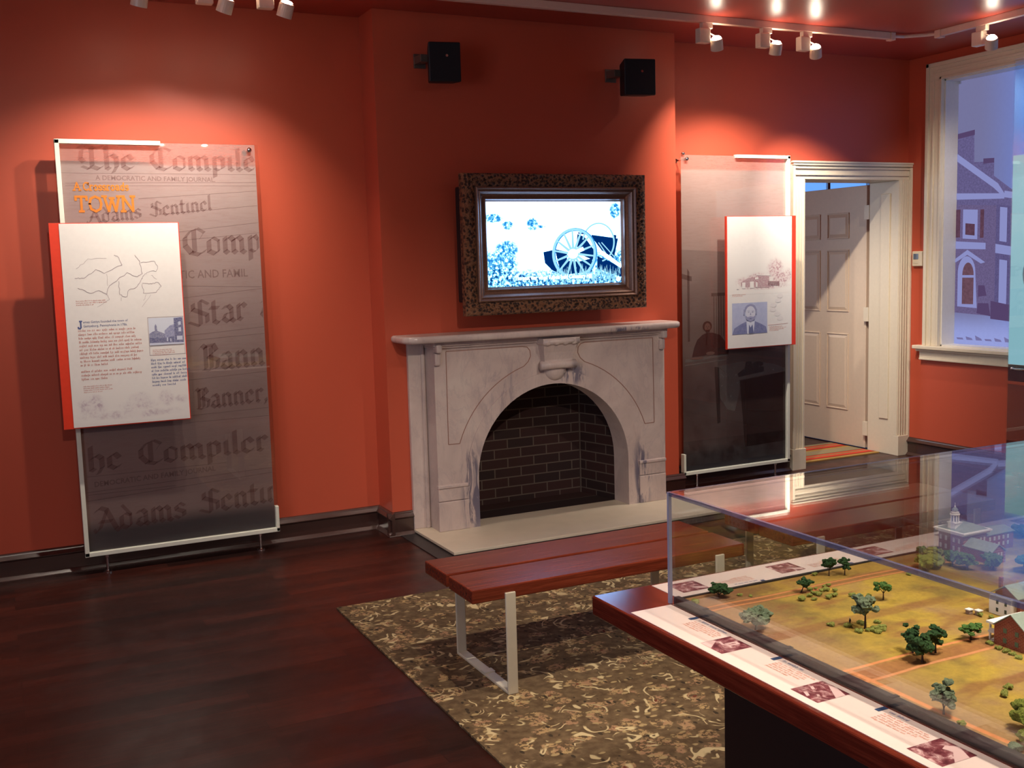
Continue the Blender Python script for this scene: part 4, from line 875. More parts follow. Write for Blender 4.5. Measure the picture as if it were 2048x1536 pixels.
q('portrait_features', [[(.47, .30), (.515, .20), (.57, .30), (.60, .02), (.46, .02)]], pmat('portrait_tie', srgb(112, 118, 160)), 7)
q('portrait_features', [blobp(.46, .70, .022, .008, 10), blobp(.575, .70, .022, .008, 10), [(.42, .735), (.49, .742), (.49, .750), (.42, .743)], [(.545, .742), (.615, .735), (.615, .743), (.545, .750)], [(.512, .69), (.53, .615), (.498, .615)], blobp(.515, .50, .035, .008, 10)], pmat('portrait_dark', srgb(150, 154, 188)), 8)

# --- tall glass panel in front of the window
pC = wthing('exhibit_panel', 'pale blue translucent glass panel standing before the window at the right edge', 'information panel', (6.5, 4.7, 0))
xq, ya_, yb_ = 6.5, 4.15, 5.235
part(MB().box(xq - .005, xq + .005, ya_, yb_, .10, 3.0), 'glass_sheet', M['glass'], pC)
def film2(name, col, a, trans=.5):
    t = NT(name); t.fin(col, .5, spec=.2); t.b.inputs['Alpha'].default_value = a
    tl = t.n('ShaderNodeBsdfTranslucent'); t.set(tl.inputs[0], col); tr = t.n('ShaderNodeBsdfTransparent')
    m1 = t.n('ShaderNodeMixShader'); m1.inputs[0].default_value = trans; t.t.links.new(t.b.outputs[0], m1.inputs[1]); t.t.links.new(tl.outputs[0], m1.inputs[2])
    m2 = t.n('ShaderNodeMixShader'); m2.inputs[0].default_value = a; t.t.links.new(tr.outputs[0], m2.inputs[1]); t.t.links.new(m1.outputs[0], m2.inputs[2]); t.b.inputs['Alpha'].default_value = 1
    t.t.links.new(m2.outputs[0], t.out.inputs[0]); return t.m
lit_print = emit('backlit_pale_print', srgb(150, 200, 214), .42)
for nm, za, zb, m in (('top_film', 2.35, 2.99, film2('clear_blue_film', srgb(120, 180, 250), .25)), ('pale_print', .88, 2.345, lit_print), ('dark_band', .76, .878, film2('dark_band_film', srgb(70, 52, 60), .85)), ('lower_print', .33, .738, film2('taupe_film', srgb(128, 104, 98), .6)), ('foot_print', .11, .33, film2('dark_foot_film', srgb(80, 50, 48), .8))):
    b = MB(); b.quad((xq + .007, ya_, za), (xq + .007, yb_, za), (xq + .007, yb_, zb), (xq + .007, ya_, zb)); part(b, nm, m, pC)
b = MB(); b.poly([(xq + .0062, 5.06 + .075 * math.cos(a), 1.52 + .13 * math.sin(a)) for a in [k * PI / 12 for k in range(24)]]); part(b, 'round_vignette', print_mat('vignette_ink', srgb(96, 84, 120), .7), pC)
part(MB().tube([(xq - .02, ya_, .852), (xq - .02, yb_ - .06, .852)], .007, 10).blob((xq - .02, yb_ - .055, .852), .013, 2, 2, (1, 1, 1), 0), 'clamp_rail', M['chrome'], pC, smooth=True)
for y in (ya_ + .12, yb_ - .12): part(MB().lathe([(.024, 0), (.024, .006), (.0075, .012), (.0075, .105)], (xq, y, 0), 14), 'foot', M['chrome'], pC)

# thermostat
th = wthing('thermostat', 'small ivory thermostat on the red wall between the door and the window', 'thermostat', (XR, 6.385, 1.64))
part(MB().box(XR - .028, XR, 6.335, 6.442, 1.578, 1.700), 'housing', M['thermo'], th, bevel=.006)
part(MB().box(XR - .030, XR - .027, 6.375, 6.425, 1.635, 1.680), 'display', M['thermo_lcd'], th); part(MB().box(XR - .030, XR - .027, 6.375, 6.425, 1.600, 1.618), 'button_strip', M['cream_metal'], th)

# ================================================================ rugs
rg = MB().box(1.445, 5.35, .55, 5.045, 0, .008).build('area_rug', M['rug']); tag(rg, 'large brown rug with a cream scroll and flower pattern under the bench and table', 'rug')
ru = MB().box(4.9, 6.72, 6.665, 7.25, 0, .008).build('striped_runner', M['runner']); tag(ru, 'red and tan striped runner rug seen through the open doorway', 'rug')

# ================================================================ benches
def make_bench(label):
    t = thing('bench', label, 'bench', (1.58, 3.645, .008), 'slatted wooden benches in front of the hearth')
    zt, zb = .442, .387
    MB().box(0, 1.308, 0, .235, zb, zt).build('seat_plank', M['bench'], t, bevel=.005)
    MB().box(0, 1.308, .258, .495, zb, zt).build('seat_plank', M['bench'], t, bevel=.005)
    for x in (.138, 1.148):
        b = MB(); wdt = .044
        b.box(x, x + wdt, -.012, -.0005, 0, .414); b.box(x, x + wdt, .4955, .507, 0, .414); b.box(x, x + wdt, -.0, .4955, 0, .012)
        lg = b.build('leg_frame', M['cream_metal'], t, bevel=.003)
        MB().box(x - .002, x + wdt + .002, .21, .25, .012, .016).build('floor_tab', M['cream_metal'], lg)
    return t
def dup(root, loc, label, rz=None, sc=None):
    r = root.copy(); C.objects.link(r); r.location = loc; r['label'] = label
    if rz is not None: r.rotation_euler[2] = rz
    if sc is not None: r.scale = (sc, sc, sc)
    for ch in list(root.children):
        c = ch.copy(); C.objects.link(c); c.parent = r
        for g in ch.children: d = g.copy(); C.objects.link(d); d.parent = c
    return r
bench = make_bench('reddish wooden bench with cream metal legs in front of the fireplace hearth')
bench2 = dup(bench, (3.156, 3.645, .008), 'reddish wooden bench seen through the glass case, right of the fireplace')

# ================================================================ display table
tb = wthing('display_table', 'dark red wooden display table with printed label strips and a black pedestal', 'table', (2.88, 1.15, .008))
TX0, TX1, TY0, TY1 = 1.463, 4.30, -.35, 2.528
part(MB().box(TX0, TX1, TY0, TY1, .704, .760), 'tabletop', M['table'], tb, bevel=.006, seg=3)
part(MB().box(1.70, 4.06, -.11, 2.235, .008, .704), 'pedestal', M['pedestal'], tb, bevel=.003)
strip_m = plain('cream_label_strip', srgb(226, 206, 194), .35, var=.02, scale=6)
s1 = part(MB().box(1.478, 1.606, -.30, 2.345, .760, .7612), 'label_strip', strip_m, tb); s2 = part(MB().box(1.657, 4.15, 2.366, 2.514, .760, .7612), 'label_strip', strip_m, tb)
def sepia(seed):
    t = NT('sepia_photo_print'); n = t.noise(t.coord(loc=(seed * 3.1, seed, 0)), 38, 5, .7, .6)
    t.fin(t.ramp(n, [(.38, srgb(92, 36, 44)), (.5, srgb(128, 70, 74)), (.62, srgb(190, 150, 146)), (.72, srgb(224, 204, 196))]), .4, spec=.3); return t.m
head_ink = print_mat('grey_blue_heading_ink', srgb(120, 126, 150), 1); body_ink = print_mat('orange_body_ink', srgb(214, 150, 126), 1); tagm = plain('dark_blue_tag', srgb(44, 66, 100), .4)
zp = .7616
light_patch = print_mat('photo_highlight', srgb(208, 176, 170), 1); dark_patch = print_mat('photo_lowlight', srgb(82, 30, 40), 1)
ypos = [2.065 - .327 * k for k in range(6)]
for k, yt in enumerate(ypos):
    b = MB(); b.quad((1.500, yt - .085, zp), (1.591, yt - .085, zp), (1.591, yt, zp), (1.500, yt, zp)); po = b.build('photograph', sepia(k + 1), s1)
    f = lambda u, v, d=0: (1.500 + v * .091, yt - u * .085, zp + .0002 + d)     # u right, v up as read from the left side of the table
    b = MB()
    if k == 0: polys = [[(.02, 0), (.5, 0), (.1, .45), (.02, .4)], [(.62, .5), (.66, .86), (.42, .90), (.40, .52), (.46, .5), (.5, .8), (.58, .78), (.56, .5)], [(.2, .45), (.45, .40), (.5, .46), (.22, .52)]]
    elif k == 1: polys = [[(.30, .92), (1, .55), (1, .85), (.5, 1)], [(.12, .5), (.3, .42), (.32, .5), (.14, .58)], [(.3, .15), (.55, .05), (.55, .14), (.33, .24)], [(.6, .3), (.7, .25), (.7, .33), (.62, .36)]]
    elif k == 2: polys = [[(.32, .78), (.40, .62), (.62, .70), (1, .35), (1, .78), (.5, 1)], ]
    else: polys = [[(.1, .7), (.9, .75), (.9, .95), (.1, .95)]]
    for p in polys: b.poly([f(*q_) for q_ in p])
    b.build('photo_highlight', light_patch, po)
    mf = lambda a, c: (c, -a, zp)              # text runs towards -Y, lines stack towards -X
    b = MB(); rows(b, -(yt + .135), -(yt + .012), 1.592, .01, 1, .0062, mf, 40 + k, .02); b.f = b.f; b.build('heading_lettering', head_ink, s1)
    b = MB(); rows(b, -(yt + .135), -(yt + .018), 1.577, .0088, 5, .0042, mf, 50 + k, .1); b.build('body_lettering', body_ink, s1)
for k in range(7):
    xa = 1.695 + .355 * k
    b = MB(); b.quad((xa, 2.410, zp), (xa + .091, 2.410, zp), (xa + .091, 2.492, zp), (xa, 2.492, zp)); po = b.build('photograph', sepia(k + 9), s2)
    b = MB(); b.poly([(xa + .06, 2.425, zp + .0002), (xa + .085, 2.415, zp + .0002), (xa + .09, 2.43, zp + .0002), (xa + .045, 2.45, zp + .0002)]); b.poly([(xa + .03, 2.47, zp + .0002), (xa + .05, 2.465, zp + .0002), (xa + .05, 2.478, zp + .0002)]); b.build('photo_highlight', light_patch, po)
    mf = lambda a, c: (-a, -c, zp)
    b = MB(); rows(b, -(xa + .25), -(xa + .12), -2.400, .01, 1, .0062, mf, 60 + k, .02); b.build('heading_lettering', head_ink, s2)
    b = MB(); rows(b, -(xa + .25), -(xa + .12), -2.415, .0088, 5, .0042, mf, 70 + k, .1); b.build('body_lettering', body_ink, s2)
# ================================================================ glass case
GX0, GX1, GY0, GY1, GZ0, GZ1 = 1.607, 4.15, -.20, 2.358, .762, 1.072
gc = wthing('glass_case', 'clear acrylic display case covering the town model on the table', 'display case', (2.88, 1.08, GZ0))
part(MB().box(GX0, GX0 + .009, GY0, GY1, GZ0, GZ1 - .01), 'side_pane', M['acrylic'], gc); part(MB().box(GX1 - .009, GX1, GY0, GY1, GZ0, GZ1 - .01), 'side_pane', M['acrylic'], gc)
part(MB().box(GX0 + .01, GX1 - .01, GY1 - .009, GY1, GZ0, GZ1 - .01), 'back_pane', M['acrylic'], gc); part(MB().box(GX0 + .01, GX1 - .01, GY0, GY0 + .009, GZ0, GZ1 - .01), 'front_pane', M['acrylic'], gc)
part(MB().box(GX0 + .001, GX1, GY0, GY1 - .001, GZ1 - .0095, GZ1), 'top_pane', M['acrylic'], gc)
def edge_mat():
    t = NT('polished_acrylic_edge'); t.fin(srgb(168, 172, 196), .15, spec=.6); t.b.inputs['Alpha'].default_value = .8; return t.m
em_ = edge_mat()
def edge_mat2():
    t = NT('polished_acrylic_top_edge'); t.fin(srgb(96, 104, 140), .1, spec=.8); t.b.inputs['Alpha'].default_value = .5; return t.m
em2 = edge_mat2()
part(MB().box(GX0 - .0005, GX0 + .009, GY1 - .008, GY1 + .0005, GZ0, GZ1), 'corner_edge', em_, gc)
part(MB().box(GX0 - .0006, GX0 + .0085, GY0, GY1 - .008, GZ1 - .010, GZ1 + .0003), 'top_edge', em2, gc)
part(MB().box(GX0 + .01, GX1, GY1 - .003, GY1 + .0005, GZ1 - .002, GZ1 + .0003), 'top_edge', em2, gc)
# ================================================================ the town model
TZ = .772
def terrain_mat():
    t = NT('model_grass_and_earth'); v = t.coord(); o = t.xyz(v)
    n1 = t.noise(v, 3.2, 4, .6); n2 = t.noise(v, 90, 4, .7); n3 = t.noise(t.coord(scale=(1, 3, 1)), 4.5, 3)
    olive, yel, brn, tan = srgb(126, 106, 58), srgb(172, 144, 62), srgb(126, 82, 56), srgb(148, 116, 84)
    c = t.ramp(n1, [(.30, brn), (.42, olive), (.56, yel), (.70, tan)])
    c = t.mix(t.math('MULTIPLY', t.step(n3, .50, .68), .7), c, brn)
    # earth along the edge and around the buildings
    c = t.mix(t.math('MULTIPLY', t.step(o[0], 1.86, 1.68), .8), c, tan)
    c = t.mix(t.math('MULTIPLY', t.step(o[1], 2.22, 2.30), .35), c, brn)
    def band(y, w, colr, k=.9, x1=2.55):
        d = t.math('ABSOLUTE', t.math('SUBTRACT', t.math('ADD', o[1], t.math('MULTIPLY', t.noise(v, 4, 1), .02)), y + .01))
        return t.math('MULTIPLY', t.math('MULTIPLY', t.step(d, w, w * .45), k), t.step(o[0], x1, x1 - .1)), colr
    for (y, w, cc, k, x1) in ((2.235, .030, brn, .7, 2.7), (2.249, .006, srgb(186, 122, 76), .9, 2.7), (2.222, .006, srgb(186, 122, 76), .9, 2.7), (1.985, .03, brn, .55, 2.3), (1.70, .05, srgb(150, 98, 62), .75, 2.12), (1.742, .007, srgb(208, 136, 86), .95, 2.16), (1.672, .007, srgb(200, 136, 92), .9, 2.12)):
        f, cc = band(y, w, cc, k, x1); c = t.mix(f, c, cc)
    dx = t.math('ABSOLUTE', t.math('SUBTRACT', o[0], 1.668)); c = t.mix(t.math('MULTIPLY', t.step(dx, .010, .004), t.step(o[1], 1.78, 1.7)), c, srgb(200, 132, 84))
    c = t.mix(.35, c, t.ramp(n2, [(.3, (.55, .52, .5, 1)), (.7, (1.25, 1.25, 1.15, 1))]), 'MULTIPLY')
    t.bump(n2, .3, .002); return t.fin(c, .95, spec=.1)
b = MB(); rt = random.Random(2)
nx, ny = 60, 60; X0, X1_, Y0, Y1 = GX0 + .030, GX1 - .012, GY0 + .012, GY1 - .018
for i in range(nx + 1):
    for j in range(ny + 1):
        x = X0 + (X1_ - X0) * i / nx; y = Y0 + (Y1 - Y0) * j / ny; b.v.append((x, y, TZ - .0015 + .0010 * math.sin(x * 9 + y * 5) + .0006 * math.sin(y * 17 + x * 3)))
for i in range(nx):
    for j in range(ny): k = i * (ny + 1) + j; b.f.append((k, k + ny + 1, k + ny + 2, k + 1)); b.mi.append(0)
b.box(X0, X1_, Y0, Y1, .7612, .7655)
tr_ = b.build('model_landscape', terrain_mat(), smooth=False); tag(tr_, 'tabletop model of fields, dirt tracks and lawns inside the clear case', 'model')

RL = MB().box(GX0 + .0095, GX0 + .0295, GY0 + .01, GY1 - .010, .7612, .781).build('case_rail', M['black_rail'], None, bevel=.003); tag(RL, 'black edging rail along the left side of the model inside the clear case', 'rail')
RB = MB().box(GX0 + .0305, GX1 - .01, GY1 - .0175, GY1 - .010, .7612, .776).build('case_rail', M['black_rail'], None, bevel=.002); tag(RB, 'thin black edging rail along the far side of the model inside the clear case', 'rail')
for y in [2.219 - .327 * k for k in range(7)]:
    part(MB().box(1.578, 1.605, y - .006, y + .006, .7613, .7622), 'label_tag', tagm, tb); MB().box(GX0 + .0095, GX0 + .0295, y - .006, y + .006, .781, .7825).build('rail_marker', M['black'], RL)
for x in [1.957 + .34 * k for k in range(5)]: part(MB().box(x - .006, x + .006, 2.362, 2.392, .7613, .7622), 'label_tag', tagm, tb)


def foliage(name, c1, c2):
    t = NT(name); n = t.noise(t.coord(), 420, 4, .7); t.bump(n, 1.0, .003); return t.fin(t.ramp(n, [(.35, c1), (.65, c2)]), .9, spec=.15)
FG = {'dark': foliage('dark_green_foliage', srgb(28, 50, 30), srgb(66, 98, 54)), 'mid': foliage('mid_green_foliage', srgb(50, 78, 40), srgb(98, 138, 66)), 'pale': foliage('grey_green_foliage', srgb(82, 96, 72), srgb(134, 148, 116)),
      'yel': foliage('yellow_green_foliage', srgb(90, 102, 38), srgb(152, 158, 70)), 'shrub': foliage('olive_shrub_foliage', srgb(104, 112, 48), srgb(160, 164, 84)), 'teal': foliage('blue_lit_foliage', srgb(50, 84, 76), srgb(96, 134, 118))}  # the teal set puts the blue glow at the right into the leaves
bark = plain('model_bark', srgb(62, 42, 30), .9)
def tree(x, y, h, r, kind, label, seed, trunk=.35, lobes=9, lean=(0, 0), group='model trees', sub=2, flat=.8):
    lobes = int(lobes * 2.4)
    t = thing('model_tree', label, 'model tree', (x, y, TZ), group); rr = random.Random(seed)
    th_ = h * trunk; b = MB(); b.tube([(0, 0, -.0012), (lean[0] * .3, lean[1] * .3, th_ * .6), (lean[0] * .6, lean[1] * .6, th_ * 1.3)], [r * .10, r * .07, r * .05], 7)
    for k in range(3): a = k * 2.1 + seed; b.tube([(lean[0] * .5, lean[1] * .5, th_), (lean[0] + math.cos(a) * r * .5, lean[1] + math.sin(a) * r * .5, h * .65)], [r * .05, r * .02], 5)
    b.build('trunk', bark, t)
    b = MB()
    for k in range(lobes):
        a = rr.uniform(0, 6.28); q_ = rr.uniform(.15, .85) * r; zz = th_ + (h - th_) * rr.uniform(.22, .85); lr = r * rr.uniform(.22, .38)
        b.blob((lean[0] + q_ * math.cos(a), lean[1] + q_ * math.sin(a), min(zz, h - lr * .7)), lr, seed * 31 + k, sub, (1, 1, flat), .42)
    b.build('crown', FG[kind], t)
    return t
tree(1.734, 2.300, .036, .034, 'dark', 'dark green model tree nearest the front left corner of the case', 1, .2, 8, flat=.6)
tree(1.659, 2.050, .060, .036, 'pale', 'grey-green model bush tree by the rail, near the leftmost photograph', 2, .12, 12)
tree(1.955, 2.222, .040, .022, 'dark', 'dark leaning model tree standing alone in mid field', 3, .3, 6, (.012, -.004))
tree(2.128, 2.300, .052, .022, 'dark', 'dark round model tree at the back edge, left one of a pair', 4, .25, 7)
tree(2.172, 2.283, .050, .020, 'dark', 'dark model tree at the back edge, right one of a pair', 5, .3, 7)
tree(2.097, 2.060, .048, .024, 'mid', 'small sparse green model tree beyond the tall central tree', 6, .35, 6)
tree(1.891, 1.916, .088, .034, 'pale', 'tall feathery grey-green model tree in the centre of the lawn', 7, .4, 12)
tree(1.842, 1.690, .062, .032, 'dark', 'full dark green model tree on the dirt drive, front one of a cluster', 8, .3, 9)
tree(1.868, 1.742, .068, .026, 'dark', 'dark green model tree on the drive, back left one of the cluster', 9, .3, 8)
tree(1.912, 1.716, .062, .028, 'dark', 'dark green model tree on the drive, back right one of the cluster', 10, .3, 8)
tree(2.049, 1.734, .038, .027, 'mid', 'small rounded green model tree between the drive and the brick house', 11, .35, 8, flat=.55)
tree(1.664, 1.470, .072, .027, 'pale', 'grey-green model tree beside the rail, near the lower right photograph', 12, .15, 12)
tree(1.745, 1.335, .060, .036, 'yel', 'yellow-green model tree at the lower right edge of the photo', 13, .2, 10)
tree(1.700, 1.300, .030, .030, 'yel', 'low yellow model bush tree at the lower right corner', 23, .1, 7)
tree(2.419, 2.196, .040, .046, 'yel', 'wide yellow-green model tree in front of the steepled hall', 14, .2, 10, flat=.6)
tree(2.500, 2.262, .038, .030, 'yel', 'yellow-green model tree against the left corner of the steepled hall', 15, .2, 7)
tree(2.497, 2.184, .046, .026, 'mid', 'green model tree before the hall wing, left one of three', 16, .25, 8)
tree(2.508, 2.140, .050, .028, 'mid', 'green model tree before the hall wing, middle one of three', 17, .25, 9)
tree(2.575, 2.105, .042, .034, 'mid', 'green model tree at the right end of the hall wing', 18, .25, 10)
tree(2.520, 2.345 - .03, .026, .020, 'mid', 'little green model tree left of the steepled hall', 19, .2, 6)
tree(2.640, 2.020, .046, .050, 'teal', 'broad green model tree tinted with blue light at the right edge, behind the brick houses', 20, .2, 12, flat=.7)
tree(2.880, 2.180, .050, .036, 'teal', 'green model tree tinted with blue light behind the hall at the case back', 21, .2, 9)
tree(2.95, 2.30, .034, .036, 'teal', 'low green model tree tinted with blue light along the back edge right of the hall', 22, .2, 8)
def shrub(x, y, r, label, seed, kind='shrub', group=None):
    b = MB(); rr = random.Random(seed)
    for k in range(4): b.blob((rr.uniform(-.6, .6) * r, rr.uniform(-.6, .6) * r, r * .45), r * rr.uniform(.45, .7), seed * 7 + k, 1, (1, 1, .75), .3)
    o = b.build('model_shrub', FG[kind], None, (x, y, TZ - .001)); tag(o, label, 'model shrub', group); return o
GR = 'low olive model shrub in the scattered patch right of the leaning dark tree'
k = 100
for (x, y) in ((1.985, 2.225), (2.008, 2.221), (2.002, 2.199), (2.023, 2.202), (2.040, 2.229), (2.054, 2.226), (1.981, 2.175), (1.979, 2.197), (1.952, 2.183), (1.983, 2.148), (1.940, 2.154), (2.042, 2.180), (2.010, 2.147)):
    k += 1; shrub(x, y, .008 + .003 * ((k * 7) % 3) / 2, GR, k, 'shrub', 'shrubs right of the leaning dark tree')
GR = 'low olive model shrub around the foot of the tall feathery tree'
for (x, y) in ((1.863, 1.905), (1.889, 1.895), (1.910, 1.900), (1.931, 1.905), (1.945, 1.930), (1.905, 1.945), (1.897, 1.880), (1.915, 1.885)):
    k += 1; shrub(x, y, .011, GR, k, 'shrub', 'shrubs round the tall feathery tree')
GR = 'low olive model shrub in the foundation row along the nearer brick house'
for (x, y) in ((2.060, 1.690), (2.056, 1.660), (2.052, 1.640), (2.046, 1.618), (2.044, 1.596)):
    k += 1; shrub(x, y, .010, GR, k, 'shrub', 'shrubs along the nearer brick house')
GR = 'low olive model shrub left of the small sparse tree beyond the centre'
for (x, y) in ((2.052, 2.130), (2.063, 2.112), (2.082, 2.098)):
    k += 1; shrub(x, y, .009, GR, k, 'shrub', 'shrubs left of the sparse tree')
for (x, y, r, lb) in ((1.912, 2.170, .014, 'rounded olive shrub standing alone below the leaning dark tree'), (1.653, 2.292, .016, 'spreading olive shrub at the front left corner of the model'), (1.790, 2.285, .009, 'low shrub just right of the corner dark tree'), (1.812, 2.262, .007, 'tiny shrub on the track edge right of the corner tree'),
                      (1.835, 1.975, .011, 'olive shrub left of the model figure'), (1.862, 1.948, .013, 'olive shrub directly in front of the model figure'), (2.323, 2.190, .010, 'small dark shrub alone in the far brown field'), (2.097, 2.325, .009, 'small shrub left of the tree pair at the back edge'),
                      (1.845, 1.470, .012, 'olive shrub on the lower right lawn, nearer one'), (1.880, 1.490, .012, 'olive shrub on the lower right lawn, farther one'), (1.900, 1.455, .009, 'olive shrub at the right edge of the lower lawn'), (1.655, 1.420, .010, 'small green shrub right of the grey-green tree by the rail'),
                      (2.208, 1.842, .011, 'olive shrub beside the white shed nearer the brick house'), (2.214, 1.812, .011, 'olive shrub at the foot of the far house garden wall'), (1.650, 1.290, .020, 'pale sprawling shrub by the rail at the lower right')):
    k += 1; shrub(x, y, r, lb, k, 'pale' if 'pale' in lb else 'shrub')

# buildings
brickm = brick_mat('model_red_brick', 'xz', srgb(142, 68, 44), srgb(124, 56, 38), srgb(156, 104, 82), .010, .004, .0006); brickm2 = brick_mat('model_red_brick_side', 'yz', srgb(142, 68, 44), srgb(124, 56, 38), srgb(156, 104, 82), .010, .004, .0006)
roofm = plain('grey_green_roof', srgb(138, 150, 136), .7, var=.08, scale=120); whitem = plain('model_white_paint', srgb(236, 232, 222), .6, var=.02); winm = plain('model_dark_window', srgb(66, 76, 66), .3); winw = plain('model_pale_window', srgb(206, 204, 196), .4)
def gable(b, x0, x1, y0, y1, z0, z1, axis, o=.003, th_=.0025):
    # roof: two sloping slabs; ridge runs along axis
    if axis == 'y':
        xm = (x0 + x1) / 2; zb = z0 - (z1 - z0) * o / ((x1 - x0) / 2)
        for xa in (x0 - o, x1 + o): b.hexa([(xa, y0 - o, zb), (xm, y0 - o, z1), (xm, y1 + o, z1), (xa, y1 + o, zb), (xa, y0 - o, zb + th_), (xm, y0 - o, z1 + th_), (xm, y1 + o, z1 + th_), (xa, y1 + o, zb + th_)])
    else:
        ym = (y0 + y1) / 2; zb = z0 - (z1 - z0) * o / ((y1 - y0) / 2)
        for ya in (y0 - o, y1 + o): b.hexa([(x0 - o, ya, zb), (x1 + o, ya, zb), (x1 + o, ym, z1), (x0 - o, ym, z1), (x0 - o, ya, zb + th_), (x1 + o, ya, zb + th_), (x1 + o, ym, z1 + th_), (x0 - o, ym, z1 + th_)])
    return b
def house_body(b, x0, x1, y0, y1, z0, ze, zr, axis):
    b.box(x0, x1, y0, y1, z0, ze)
    if axis == 'y': b.prism([(x0, ze), (x1, ze), ((x0 + x1) / 2, zr)], 'y', y0, y1)
    elif axis == 'x': b.prism([(y0, ze), (y1, ze), ((y0 + y1) / 2, zr)], 'x', x0, x1)
    return b
Z0 = TZ - .001
def wins(b, face, c, us, zs, w, h):
    for u in us:
        for z in zs:
            if face == '-x': b.box(c - .0012, c + .001, u - w / 2, u + w / 2, z, z + h)
            else: b.box(u - w / 2, u + w / 2, c - .0012, c + .001, z, z + h)
# hall with cupola
hl = wthing('model_hall', 'model brick hall with a white cupola and grey-green roof', 'model building', (2.66, 2.28, TZ), 'model buildings')
part(MB().box(2.600, 2.700, 2.235, 2.328, Z0, .838), 'walls', brickm2, hl)
part(MB().box(2.592, 2.708, 2.227, 2.336, .836, .844).box(2.588, 2.712, 2.223, 2.340, .842, .846), 'cornice', whitem, hl)
part(MB().hexa([(2.596, 2.231, .846), (2.704, 2.231, .846), (2.704, 2.332, .846), (2.596, 2.332, .846), (2.630, 2.262, .862), (2.670, 2.262, .862), (2.670, 2.300, .862), (2.630, 2.300, .862)]), 'roof', roofm, hl)
b = MB(); b.box(2.604, 2.632, 2.270, 2.298, .846, .866).box(2.602, 2.634, 2.268, 2.300, .866, .869); cp = part(b, 'cupola', whitem, hl)
b = MB()
for k in range(8):
    a = PI / 8 + k * PI / 4; b.tube([(2.618 + .0105 * math.cos(a), 2.284 + .0105 * math.sin(a), .869), (2.618 + .0105 * math.cos(a), 2.284 + .0105 * math.sin(a), .893)], .0028, 6)
b.lathe([(.0075, 0), (.0075, .024)], (2.618, 2.284, .869), 12); b.build('lantern_post', whitem, cp)
b = MB()
for k in range(8): a = k * PI / 4; b.box(2.618 + .0085 * math.cos(a) - .0022, 2.618 + .0085 * math.cos(a) + .0022, 2.284 + .0085 * math.sin(a) - .0022, 2.284 + .0085 * math.sin(a) + .0022, .872, .888)
b.build('louvre', winm, cp)
MB().lathe([(.015, 0), (.015, .003), (.012, .004), (.0125, .008), (.012, .009)], (2.618, 2.284, .891), 16).lathe([(.0085, 0), (.0085, .004), (.0092, .005)], (2.618, 2.284, .900), 12).build('cupola_cornice', whitem, cp)
MB().lathe([(.010, 0), (.0088, .004), (.005, .008), (.0015, .010)], (2.618, 2.284, .905), 14).build('dome', roofm, cp)
MB().lathe([(.0016, 0), (.0028, .003), (.001, .006), (.0007, .014), (.0002, .016)], (2.618, 2.284, .914), 8).build('finial', whitem, cp)
part(house_body(MB(), 2.602, 2.662, 2.135, 2.236, Z0, .806, .826, 'y'), 'wing_walls', brickm2, hl)
part(gable(MB(), 2.602, 2.662, 2.135, 2.236, .807, .827, 'y'), 'wing_roof', roofm, hl)
part(house_body(MB(), 2.700, 2.820, 2.235, 2.310, Z0, .822, .832, 'x'), 'rear_walls', brickm, hl); part(gable(MB(), 2.700, 2.820, 2.235, 2.310, .823, .833, 'x'), 'rear_roof', roofm, hl)
b = MB(); wins(b, '-x', 2.600, (2.25, 2.27, 2.30, 2.32), (.784, .810), .008, .014); wins(b, '-y', 2.235, (2.675, 2.69), (.784, .810), .006, .012); wins(b, '-y', 2.235, (2.715, 2.735, 2.755, 2.775, 2.795), (.784, .804), .008, .012); wins(b, '-y', 2.135, (2.620, 2.632, 2.644), (.792,), .007, .012); part(b, 'window', winw, hl)
# far brick house
fh = wthing('model_brick_house', 'farther model brick house with a white gallery end and a tall chimney', 'model building', (2.33, 1.85, TZ), 'model buildings')
part(house_body(MB(), 2.272, 2.43, 1.775, 1.850, Z0, .822, .846, 'x'), 'walls', brickm, fh)
part(gable(MB(), 2.262, 2.43, 1.775, 1.850, .823, .847, 'x'), 'roof', roofm, fh)
part(house_body(MB(), 2.33, 2.40, 1.72, 1.80, Z0, .820, .848, 'y'), 'wing_walls', brickm, fh); part(gable(MB(), 2.33, 2.40, 1.72, 1.80, .821, .849, 'y'), 'wing_roof', roofm, fh)
part(MB().box(2.315, 2.332, 1.768, 1.785, .80, .872).box(2.313, 2.334, 1.766, 1.787, .868, .874).box(2.275, 2.283, 1.835, 1.843, .83, .862), 'chimney', brickm, fh)
part(MB().box(2.250, 2.272, 1.785, 1.850, Z0, .818), 'gallery', whitem, fh)
b = MB(); wins(b, '-x', 2.250, (1.80, 1.825), (.780, .800), .006, .010); part(b, 'window', winm, fh)
part(MB().box(2.17, 2.26, 1.757, 1.760, Z0, .778), 'garden_wall', plain('model_stone', srgb(190, 150, 120), .8), fh)
for (x, y, lb) in ((2.199, 1.868, 'tiny white-roofed model shed, the farther from the brick house'), (2.212, 1.850, 'tiny white-roofed model shed, the nearer to the brick house')):
    t = wthing('model_shed', lb, 'model shed', (x, y, TZ)); part(MB().box(x - .006, x + .006, y - .006, y + .006, Z0, TZ + .009), 'walls', plain('shed_grey', srgb(150, 130, 110), .8), t); part(MB().box(x - .008, x + .008, y - .0075, y + .0075, TZ + .009, TZ + .0115), 'roof', whitem, t)
